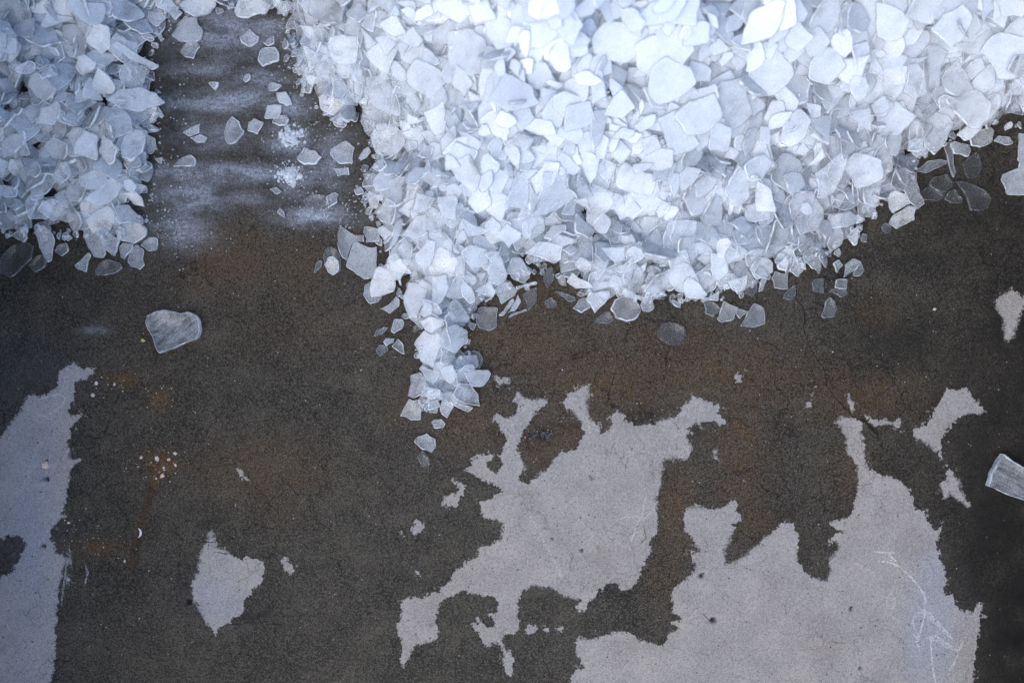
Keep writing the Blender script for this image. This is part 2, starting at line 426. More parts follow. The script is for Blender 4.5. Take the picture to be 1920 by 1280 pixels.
def floor_material():
    m = N('concrete')
    d = m.attr('dry')
    e1 = m.noise(60, 5, 0.62)
    e2 = m.noise(240, 4, 0.7)
    e3 = m.noise(120, 3, 0.65)
    d = m.math('ADD', d, m.math('MULTIPLY', m.math('SUBTRACT', e1, 0.5), 22.0))
    d = m.math('ADD', d, m.math('MULTIPLY', m.math('SUBTRACT', e2, 0.5), 5.0))
    d = m.math('ADD', d, m.math('MULTIPLY', m.math('SUBTRACT', e3, 0.5), 9.0))
    wd = m.map(m.noise(9, 3), 0.48, 0.62, 0.7, 4.5)
    dryf = m.map(d, m.math('MULTIPLY', wd, -1.0), wd)
    isl = m.math('MULTIPLY', m.math('MULTIPLY', m.map(m.noise(75, 4, 0.6), 0.60, 0.63), m.map(d, -13.0, -5.0)), m.map(m.noise(7, 2), 0.5, 0.56))
    dryf = m.math('MAXIMUM', dryf, m.math('MULTIPLY', isl, 0.85))
    halo = m.map(d, -14.0, 0.0)
    big = m.noise(3.2, 4, 0.55)
    mid = m.noise(17, 5, 0.6)
    fine = m.noise(330, 3, 0.7)
    vg = m.n('TexVoronoi'); m.put(vg.inputs['Vector'], m.pos()); vg.inputs['Scale'].default_value = 640
    sp = m.n('SeparateColor'); m.put(sp.inputs[0], vg.outputs['Color'])
    grit = m.math('MULTIPLY_ADD', sp.outputs[0], 0.75, m.math('MULTIPLY', m.noise(240, 3, 0.7), 0.25))
    # dry
    c = m.mix(m.map(mid, 0.3, 0.7), (0.225, 0.217, 0.208), (0.30, 0.285, 0.268))
    c = m.mix(m.map(big, 0.35, 0.65, 0, 0.6), c, (0.235, 0.248, 0.275))
    c = m.mix(m.map(m.noise(6.5, 6, 0.65), 0.50, 0.68, 0, 0.55), c, (0.20, 0.175, 0.155))
    c = m.mix(m.map(m.noise(1.0, 4, 0.6, vec=m.stretch(4, 60, 10, 0.9)), 0.56, 0.72, 0, 0.25), c, (0.38, 0.375, 0.37))
    c = m.mix(m.math('MULTIPLY', m.attr('mott'), 0.65), c, (0.215, 0.245, 0.335))
    c = m.mix(m.map(grit, 0.50, 0.85, 0, 0.42), c, (0.42, 0.41, 0.40))
    c = m.mix(m.map(grit, 0.34, 0.15, 0, 0.55), c, (0.10, 0.097, 0.097))
    # wet
    w = m.mix(m.map(mid, 0.3, 0.7), (0.026, 0.0235, 0.0185), (0.047, 0.0435, 0.032))
    w = m.mix(m.map(m.noise(5.5, 6, 0.68), 0.44, 0.62, 0, 0.85), w, (0.018, 0.016, 0.013))
    w = m.mix(m.map(m.noise(8, 6, 0.65, vec=m.stretch(1, 1.6, 1, 0.3)), 0.52, 0.68, 0, 0.6), w, (0.070, 0.060, 0.046))
    w = m.mix(m.map(big, 0.4, 0.7, 0, 0.5), w, (0.05, 0.043, 0.035))
    rn = m.math('MULTIPLY', m.attr('rust'), m.map(m.noise(22, 6, 0.7), 0.28, 0.62, 0.5, 1.25))
    w = m.mix(m.math('MULTIPLY', rn, 1.0, clamp=True), w, m.mix(mid, (0.052, 0.033, 0.016), (0.080, 0.046, 0.020)))
    w = m.mix(m.math('MULTIPLY', m.map(rn, 0.88, 1.25), m.map(mid, 0.3, 0.6, 0.5, 1.0)), w, (0.085, 0.040, 0.014))
    w = m.mix(m.math('MULTIPLY', halo, 0.25), w, (0.03, 0.028, 0.024))
    w = m.mix(m.map(grit, 0.52, 0.86, 0, 0.6), w, (0.11, 0.105, 0.095))
    w = m.mix(m.map(grit, 0.42, 0.15, 0, 0.85), w, (0.008, 0.0075, 0.0065))
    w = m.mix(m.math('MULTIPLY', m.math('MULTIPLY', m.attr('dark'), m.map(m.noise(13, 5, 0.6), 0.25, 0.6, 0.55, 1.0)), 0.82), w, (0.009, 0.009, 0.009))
    w = m.mix(m.math('MULTIPLY', m.attr('mott'), 0.35), w, (0.05, 0.05, 0.07))
    base = m.mix(dryf, w, c)
    # sparse pale and dark flecks
    vo = m.n('TexVoronoi'); m.put(vo.inputs['Vector'], m.pos()); vo.inputs['Scale'].default_value = 110
    fl = m.math('MULTIPLY', m.map(vo.outputs['Distance'], 0.16, 0.10), m.map(m.noise(40, 2), 0.60, 0.66))
    base = m.mix(m.math('MULTIPLY', fl, 0.7), base, (0.36, 0.34, 0.31))
    vd = m.n('TexVoronoi'); m.put(vd.inputs['Vector'], m.stretch(1, 1.3, 1, 0.5)); vd.inputs['Scale'].default_value = 70
    fd = m.math('MULTIPLY', m.map(vd.outputs['Distance'], 0.17, 0.09), m.map(m.noise(31, 2), 0.50, 0.58))
    base = m.mix(m.math('MULTIPLY', fd, 0.8), base, (0.02, 0.019, 0.018))
    # hairline map cracking
    ve = m.n('TexVoronoi'); ve.feature = 'DISTANCE_TO_EDGE'
    wv = m.n('VectorMath', operation='ADD')
    nz = m.n('TexNoise'); m.put(nz.inputs['Vector'], m.pos()); nz.inputs['Scale'].default_value = 24; nz.inputs['Detail'].default_value = 4
    sc_ = m.n('VectorMath', operation='SCALE'); m.put(sc_.inputs[0], nz.outputs[1]); sc_.inputs[3].default_value = 0.05
    m.put(wv.inputs[0], m.pos()); m.put(wv.inputs[1], sc_.outputs[0])
    m.put(ve.inputs['Vector'], wv.outputs[0]); ve.inputs['Scale'].default_value = 15
    hair = m.math('MULTIPLY', m.map(ve.outputs['Distance'], 0.017, 0.003), m.map(m.noise(6, 3), 0.42, 0.58))
    base = m.mix(m.math('MULTIPLY', hair, m.mix(dryf, (0.75,) * 3, (0.3,) * 3)), base, (0.008, 0.008, 0.007))
    # cracks, chalk, pits
    ck = m.math('ABSOLUTE', m.math('ADD', m.attr('crack_d'), m.math('MULTIPLY', m.math('SUBTRACT', m.noise(90, 3), 0.5), 9.0)))
    ckf = m.math('MULTIPLY', m.map(ck, 1.3, 0.4), m.attr('crack_s'))
    base = m.mix(ckf, base, (0.004, 0.004, 0.004))
    cd = m.math('ABSOLUTE', m.math('ADD', m.attr('chalk_d'), m.math('MULTIPLY', m.math('SUBTRACT', m.noise(60, 3), 0.5), 4.0)))
    cf = m.math('MULTIPLY', m.math('MULTIPLY', m.map(cd, 2.8, 0.7), m.attr('chalk_s')), m.math('MULTIPLY', m.map(fine, 0.40, 0.58, 0.1, 1.0), m.map(grit, 0.2, 0.6, 0.3, 1.0)))
    base = m.mix(m.math('MULTIPLY', cf, 0.8), base, (0.60, 0.62, 0.66))
    base = m.mix(m.math('MULTIPLY', m.attr('pit'), 0.9), base, (0.012, 0.012, 0.012))
    # frozen film: granular frost
    fs = m.math('MULTIPLY', m.attr('frostm'), m.map(m.noise(1.0, 5, 0.65, vec=m.stretch(16, 40, 30)), 0.3, 0.66, 0.25, 1.3))
    fg = m.map(m.math('ADD', fine, m.math('MULTIPLY', m.noise(140, 4, 0.7), 0.8)), 0.66, 1.08, 0.25, 1.15)
    fs = m.math('MULTIPLY', m.math('MULTIPLY', fs, fg), 1.0, clamp=True)
    base = m.mix(m.math('MULTIPLY', fs, 0.75), base, (0.42, 0.48, 0.60))
    base = m.mul(base, m.mix(dryf, (0.95, 0.915, 0.86), (0.89, 0.845, 0.78)))
    p = m.n('BsdfPrincipled')
    m.put(p.inputs['Base Color'], base)
    m.put(p.inputs['Roughness'], m.map(dryf, 0, 1, 0.52, 0.9, False))
    m.put(p.inputs['Specular IOR Level'], m.map(dryf, 0, 1, 0.07, 0.12, False))
    hgt = m.math('ADD', m.math('MULTIPLY', fine, 0.6), m.math('MULTIPLY', mid, 1.2))
    hgt = m.math('SUBTRACT', hgt, m.math('MULTIPLY', ckf, 2.0))
    hgt = m.math('ADD', hgt, m.math('MULTIPLY', fs, 0.8))
    m.put(p.inputs['Normal'], m.bump(hgt, 0.5, 0.0022))
    return m.shader(p.outputs[0])

ny, nx = sh
idx = np.arange(nx * ny).reshape(sh)
quads = np.stack([idx[:-1, :-1], idx[:-1, 1:], idx[1:, 1:], idx[1:, :-1]], -1).reshape(-1, 4)
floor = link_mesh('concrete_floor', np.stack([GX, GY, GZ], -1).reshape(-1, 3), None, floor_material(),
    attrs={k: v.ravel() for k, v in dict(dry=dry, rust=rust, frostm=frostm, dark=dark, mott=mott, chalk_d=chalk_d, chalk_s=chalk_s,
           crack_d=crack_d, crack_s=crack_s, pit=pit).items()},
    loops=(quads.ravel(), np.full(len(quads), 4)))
tag(floor, kind='structure')

# unseen walls added beyond the frame to shade its left and right edges
SHADEWALL = principled_simple('shade_wall_concrete', (0.10, 0.10, 0.105), 0.85, 0.35, 40)
for sx in (-1, 1):
    x0, x1 = (1.06, 1.24) if sx > 0 else (-1.24, -1.06)
    v = [(x, y, z) for x in (x0, x1) for y in (-4.0, 3.0) for z in (-0.01, 0.88)]
    wl = link_mesh('added_shade_wall', v, [(0, 1, 3, 2), (4, 6, 7, 5), (0, 4, 5, 1), (2, 3, 7, 6), (1, 5, 7, 3), (0, 2, 6, 4)], SHADEWALL, smooth=False)
    tag(wl, kind='structure')

# ------------------------------------------------------------------ ice: shape of the heaps
MAIN = np.array([(530,-500),(530,20),(548,60),(545,130),(580,190),(640,235),(700,240),(705,290),(675,340),(700,400),(725,440),(720,520),(765,560),(775,600),(795,640),(795,700),(795,750),(860,750),(880,700),(865,640),(875,575),(905,555),(965,545),(995,490),(1050,505),(1110,556),(1200,554),(1290,554),(1330,558),(1400,534),(1440,510),(1530,486),(1590,446),(1635,395),(1680,360),(1710,300),(1760,262),(1830,240),(1900,225),(1960,240),(2150,260),(2150,-500)], float)
LEFT = np.array([(-250,-500),(310,-500),(320,20),(305,60),(285,110),(298,190),(295,300),(278,380),(265,435),(200,445),(110,435),(0,425),(-250,420)], float)
STRIP = np.array([(300,-500),(545,-500),(545,12),(420,14),(310,18)], float)
CTRL = np.array([(850,-300,400),(850,0,360),(860,120,310),(850,220,240),(840,330,160),(830,450,85),(830,600,42),(830,720,26),(1230,-200,340),(1230,0,290),(1230,200,205),
 (1230,320,130),(1210,430,60),(1200,520,30),(1500,0,230),(1500,200,130),(1500,350,55),(1600,400,25),(1750,0,190),(1750,180,80),(1900,0,190),(1900,180,90),(690,0,190),(690,150,110),
 (600,80,60),(700,300,45),(1050,0,330),(1050,200,220),(1050,340,100),(1120,390,42),(1040,450,40),(150,-200,120),(150,0,85),(150,200,55),(150,400,28),(20,0,95),(20,300,50),(270,100,35),(265,250,28),(430,-200,60),(430,0,18),(1350,420,60),(1400,300,110),(950,300,160),(930,450,60),(740,420,40)], float)
bx = np.arange(-400, 2301, 10.0)
by = np.arange(-700, 901, 10.0)
BX, BY = np.meshgrid(bx, by)
hd = np.maximum(np.maximum(sdf(MAIN, BX, BY), sdf(LEFT, BX, BY)), sdf(STRIP, BX, BY))
num = np.zeros(BX.shape); den = np.zeros(BX.shape)
for x, y, h in CTRL:
    w = 1.0 / (((BX - x) ** 2 + (BY - y) ** 2) + 900.0) ** 1.7
    num += w * h; den += w
hd = hd + np.where(BY > 20, 9 * smooth_noise(BX, BY, 26, 21) + 6 * smooth_noise(BX, BY, 60, 22), 0)
HB = np.where(hd > 0, np.minimum(num / den, np.where(BX < 420, 8 + 0.5 * np.maximum(hd, 0), 12 + 0.8 * np.maximum(hd, 0))), 0) * (1 + 0.16 * smooth_noise(BX, BY, 70, 3)) / 1000.0

def bil(F, x, y):
    u = np.clip((x - bx[0]) / 10.0, 0, len(bx) - 1.001)
    v = np.clip((y - by[0]) / 10.0, 0, len(by) - 1.001)
    i, j = u.astype(int), v.astype(int)
    f, g = u - i, v - j
    return (F[j, i] * (1 - f) + F[j, i + 1] * f) * (1 - g) + (F[j + 1, i] * (1 - f) + F[j + 1, i + 1] * f) * g

RES = 0.002
WX0, WX1, WY0, WY1 = -1.15, 1.15, -0.3, 0.86
gx = np.arange(WX0, WX1, RES)
gy = np.arange(WY0, WY1, RES)
WX, WY = np.meshgrid(gx, gy)
p_x, p_y = WX * 1000 + 960, 640 - WY * 1000
for _ in range(12):
    h = bil(HB, p_x, p_y)
    k = H / (H - h) * 1000
    p_x, p_y = 0.5 * p_x + 0.5 * (WX * k + 960), 0.5 * p_y + 0.5 * (640 - WY * k)
T = bil(HB, p_x, p_y)                       # wanted height of the heap
MASK = bil(hd, p_x, p_y)                    # pixels inside the heap's outline
wallgap = (1.04 - np.abs(WX)) * 1000
MASK = np.minimum(MASK, wallgap)
T = np.where(wallgap > 0, T, 0)
HM = np.maximum(0.0, T - np.where(p_x < 420, 0.07, 0.048))              # what lies there now: the packed core
CORE = HM.copy()
ID = np.full(WX.shape, -1, int)

# ------------------------------------------------------------------ ice: single shards
def refine(poly, seg, jit):
    """poly (k,2) in metres -> rounded outline with uneven edges"""
    out = []
    k = len(poly)
    for i in range(k):
        a, b = poly[i], poly[(i + 1) % k]
        L = np.hypot(*(b - a))
        n = max(2, int(round(L / seg)))
        nrm = np.array([b[1] - a[1], a[0] - b[0]]) / (L + 1e-9)
        bow = rng.normal(0.012, 0.05) * L
        for j in range(n):
            t = j / n
            q = a + (b - a) * t
            if j:
                q = q + nrm * (rng.normal(0, jit) + bow * 4 * t * (1 - t))
            out.append(q)
    q = np.array(out)
    nx_ = np.roll(q, -1, 0)
    return np.stack([q * 0.75 + nx_ * 0.25, q * 0.25 + nx_ * 0.75], 1).reshape(-1, 2)

def random_poly(r):
    k = rng.choice([3, 4, 4, 5, 5, 6, 7])
    an = np.sort((np.arange(k) + rng.uniform(-0.33, 0.33, k)) / k * 2 * math.pi)
    rad = r * rng.uniform(0.72, 1.25, k)
    p = np.stack([np.cos(an) * rad, np.sin(an) * rad], -1)
    p[:, 1] *= rng.uniform(0.5, 1.0)
    a = rng.uniform(0, 6.28)
    return p @ np.array([[math.cos(a), -math.sin(a)], [math.sin(a), math.cos(a)]])

def ccw(p):
    x, y = p[:, 0], p[:, 1]
    return p if np.sum(x * np.roll(y, -1) - np.roll(x, -1) * y) > 0 else p[::-1].copy()

def slab(outline, t):
    """rings of a bevelled slab around a local 2D outline: verts, quads+fans, rim weight"""
    o = ccw(outline)
    n = len(o)
    e = np.roll(o, -1, 0) - np.roll(o, 1, 0)
    nn = np.stack([e[:, 1], -e[:, 0]], -1) / (np.linalg.norm(e, axis=1, keepdims=True) + 1e-9)
    c = o.mean(0)
    size = np.sqrt(((o - c) ** 2).sum(1).mean())
    b = min(0.0011, t * 0.3)
    lean = rng.normal(0, 0.0012)
    def ins(d):
        r = np.linalg.norm(o - c, axis=1, keepdims=True) + 1e-9
        return c + (o - c) * np.clip(1 - d / r, 0.2, 1.0)
    ln = max(0, lean)
    rings = [(ins(b), 0, .3), (ins(0), b, .75), (ins(ln * .6), t - b, 1), (ins(b * .8 + ln), t, 1), (ins(b * 1.6 + ln), t, .0)]
    V, R = [], []
    for q, z, w in rings:
        V.append(np.column_stack([q, np.full(n, z)])); R.append(np.full(n, w))
    V.append(np.array([[*c, 0.0], [*c, t]])); R.append(np.array([0, 0]))
    V, R = np.vstack(V), np.concatenate(R)
    # curled like the shell it broke from, uneven thickness
    a = rng.uniform(0, math.pi)
    u = (V[:, 0] - c[0]) * math.cos(a) + (V[:, 1] - c[1]) * math.sin(a)
    V[:, 2] += rng.uniform(-0.1, 0.1) / 0.03 * u * u
    V[:, 2] = np.where(V[:, 2] > t * .5, V[:, 2] * (1 + rng.normal(0, .12) * u / size), V[:, 2])
    F = []
    i = np.arange(n); j = (i + 1) % n
    for k in range(4):
        F.append(np.stack([k * n + i, k * n + j, (k + 1) * n + j, (k + 1) * n + i], -1))
    quads = np.vstack(F)
    tris = np.vstack([np.stack([4 * n + i, 4 * n + j, np.full(n, 5 * n + 1)], -1), np.stack([j, i, np.full(n, 5 * n)], -1)])
    return V, quads, tris, R

def foot(poly):
    lo, hi = poly.min(0), poly.max(0)
    i0, i1 = int((lo[0] - WX0) / RES), int((hi[0] - WX0) / RES) + 2
    j0, j1 = int((lo[1] - WY0) / RES), int((hi[1] - WY0) / RES) + 2
    i0, j0 = max(i0, 0), max(j0, 0)
    i1, j1 = min(i1, len(gx)), min(j1, len(gy))
    if i1 - i0 < 2 or j1 - j0 < 2:
        return None
    sl = (slice(j0, j1), slice(i0, i1))
    return sl, inside(poly, WX[sl], WY[sl])

def fit(sl, k, c):
    X, Y, Z = WX[sl][k] - c[0], WY[sl][k] - c[1], HM[sl][k]
    A = np.column_stack([X, Y, np.ones(len(X))])
    s = np.linalg.lstsq(A, Z, rcond=None)[0]
    return s[0], s[1], X, Y, Z

SH = []                                     # every shard: dict of verts, faces, attributes
def settle(V, quads, tris, R, X, Y, Z, a, b, pct, c, frost, info, sl, k, t, shear=False):
    z0 = max(np.percentile(Z - (a * X + b * Y), pct), float(Z.min()) if False else -1)
    z0 = max(z0, max(0.0, -(np.minimum(0, a * X + b * Y)).min() * 0.0))
    W = V.copy()
    if shear:
        W[:, 2] = V[:, 2] + a * (V[:, 0] - c[0]) + b * (V[:, 1] - c[1]) + z0
    lift = 0.0015 - W[:, 2].min()
    if lift > 0:
        W[:, 2] += lift
        z0 += lift
    i = len(SH)
    top = a * X + b * Y + z0 + t
    h = HM[sl]; d = ID[sl]
    hv, dv = h[k], d[k]
    up = top > hv
    hv[up] = top[up]; dv[up] = i
    h[k] = hv; d[k] = dv
    SH.append(dict(V=W, Q=quads, T=tris, R=R, frost=frost, c=(c[0], c[1]), tilt=math.degrees(math.atan(math.hypot(a, b))), **info))

def add_traced(reg, frost, label, s, t=None, seg=0.007, mat='ice'):
    pp = trace(reg, s)
    pc = pp.mean(0)
    z = 0.0
    for _ in range(4):
        w = px2w(pc, z)
        i = int(np.clip((w[0] - WX0) / RES, 0, len(gx) - 1)); j = int(np.clip((w[1] - WY0) / RES, 0, len(gy) - 1))
        z = HM[j, i]
    poly = px2w(pp, z)
    t = t or rng.uniform(0.0035, 0.006)
    o = refine(poly, seg, 0.00055)
    f = foot(o)
    c = o.mean(0)
    if f is None or f[1].sum() < 6:          # outside the working grid: lies on the floor
        a = b = 0.0
        X = Y = Z = np.zeros(1)
        sl, k = (slice(0, 1), slice(0, 1)), np.ones((1, 1), bool)
        V, q, tr, R = slab(o, t)
        V[:, 2] += 0.001
        SH.append(dict(V=V, Q=q, T=tr, R=R, frost=frost, c=(c[0], c[1]), tilt=0, traced=True, label=label, mat=mat, poly=pp, side=len(pp)))
        return
    sl, k = f
    a, b, X, Y, Z = fit(sl, k, c)
    m = math.hypot(a, b)
    lim = 0.42
    if m > lim:
        a, b = a * lim / m, b * lim / m
    if Z.max() > 0.004:
        a += rng.normal(0, 0.07); b += rng.normal(0, 0.07)
    V, q, tr, R = slab(o, t)
    settle(V, q, tr, R, X, Y, Z, a, b, 82, c, frost, dict(traced=True, label=label, mat=mat, poly=pp, side=len(pp)), sl, k, t, shear=True)

def add_random(cx, cy, r, steep=False, out=-9, fr=None):
    base = random_poly(r)
    side = len(base)
    o = refine(base, 0.0095, 0.0006)
    t = rng.uniform(0.0030, 0.0058)
    c = np.array([cx, cy])
    f = foot(o + c)
    if f is None or f[1].sum() < 20:
        return False
    sl, k = f
    if np.min(MASK[sl][k]) < out:
        return False
    a, b, X, Y, Z = fit(sl, k, c)
    m = math.hypot(a, b)
    if m > 0.6:
        a, b = a * .6 / m, b * .6 / m
    hi_ = T[j_, i_] > 0.10 if (j_ := int(np.clip((cy - WY0) / RES, 0, len(gy) - 1))) + (i_ := int(np.clip((cx - WX0) / RES, 0, len(gx) - 1))) >= 0 else False
    jt = 0.07 if hi_ else 0.11
    a += rng.normal(0, jt); b += rng.normal(0, jt)
    if steep:
        an = rng.uniform(0, 6.28); s = rng.uniform(0.8, 2.2)
        a += math.cos(an) * s; b += math.sin(an) * s
    nrm = np.array([-a, -b, 1.0]); nrm /= np.linalg.norm(nrm)
    V, q, tr, R = slab(o, t)
    # rotate z -> nrm
    ax = np.cross([0, 0, 1.0], nrm); sn = np.linalg.norm(ax); cs = nrm[2]
    if sn > 1e-6:
        ax /= sn
        K = np.array([[0, -ax[2], ax[1]], [ax[2], 0, -ax[0]], [-ax[1], ax[0], 0]])
        M = np.eye(3) + sn * K + (1 - cs) * (K @ K)
        V = V @ M.T
    n = len(o)
    oo = V[n:2 * n, :2] + c
    f = foot(oo)
    if f is None or f[1].sum() < 8:
        return False
    sl, k = f
    X, Y, Z = WX[sl][k] - cx, WY[sl][k] - cy, HM[sl][k]
    res = Z - (a * X + b * Y)
    z0 = np.percentile(res, 55 if steep else 84)
    V = V + np.array([cx, cy, z0])
    lift = 0.0012 - V[:, 2].min()
    if lift > 0:
        V[:, 2] += lift; z0 += lift
    mh = float(np.median(HM[sl][k]))
    tt = float(np.median(T[sl][k]))
    md = float(np.median(MASK[sl][k]))
    fr = fr if fr is not None else np.clip(rng.normal(0.36 + min(0.55, tt * 2.6) + 0.35 * min(1.0, max(0.0, (tt - 0.14) / 0.12)) + 0.0004 * max(0, md), 0.13 if tt < 0.08 else 0.08), 0.12, 1.55)
    i = len(SH)
    top = a * X + b * Y + z0 + t * math.sqrt(1 + a * a + b * b)
    h = HM[sl]; d = ID[sl]
    hv, dv = h[k], d[k]
    up = top > hv
    hv[up] = top[up]; dv[up] = i
    h[k] = hv; d[k] = dv
    SH.append(dict(V=V, Q=q, T=tr, R=R, frost=fr, c=(cx, cy), tilt=math.degrees(math.atan(math.hypot(a, b))), traced=False, label=None, mat='ice', side=side))
    return True

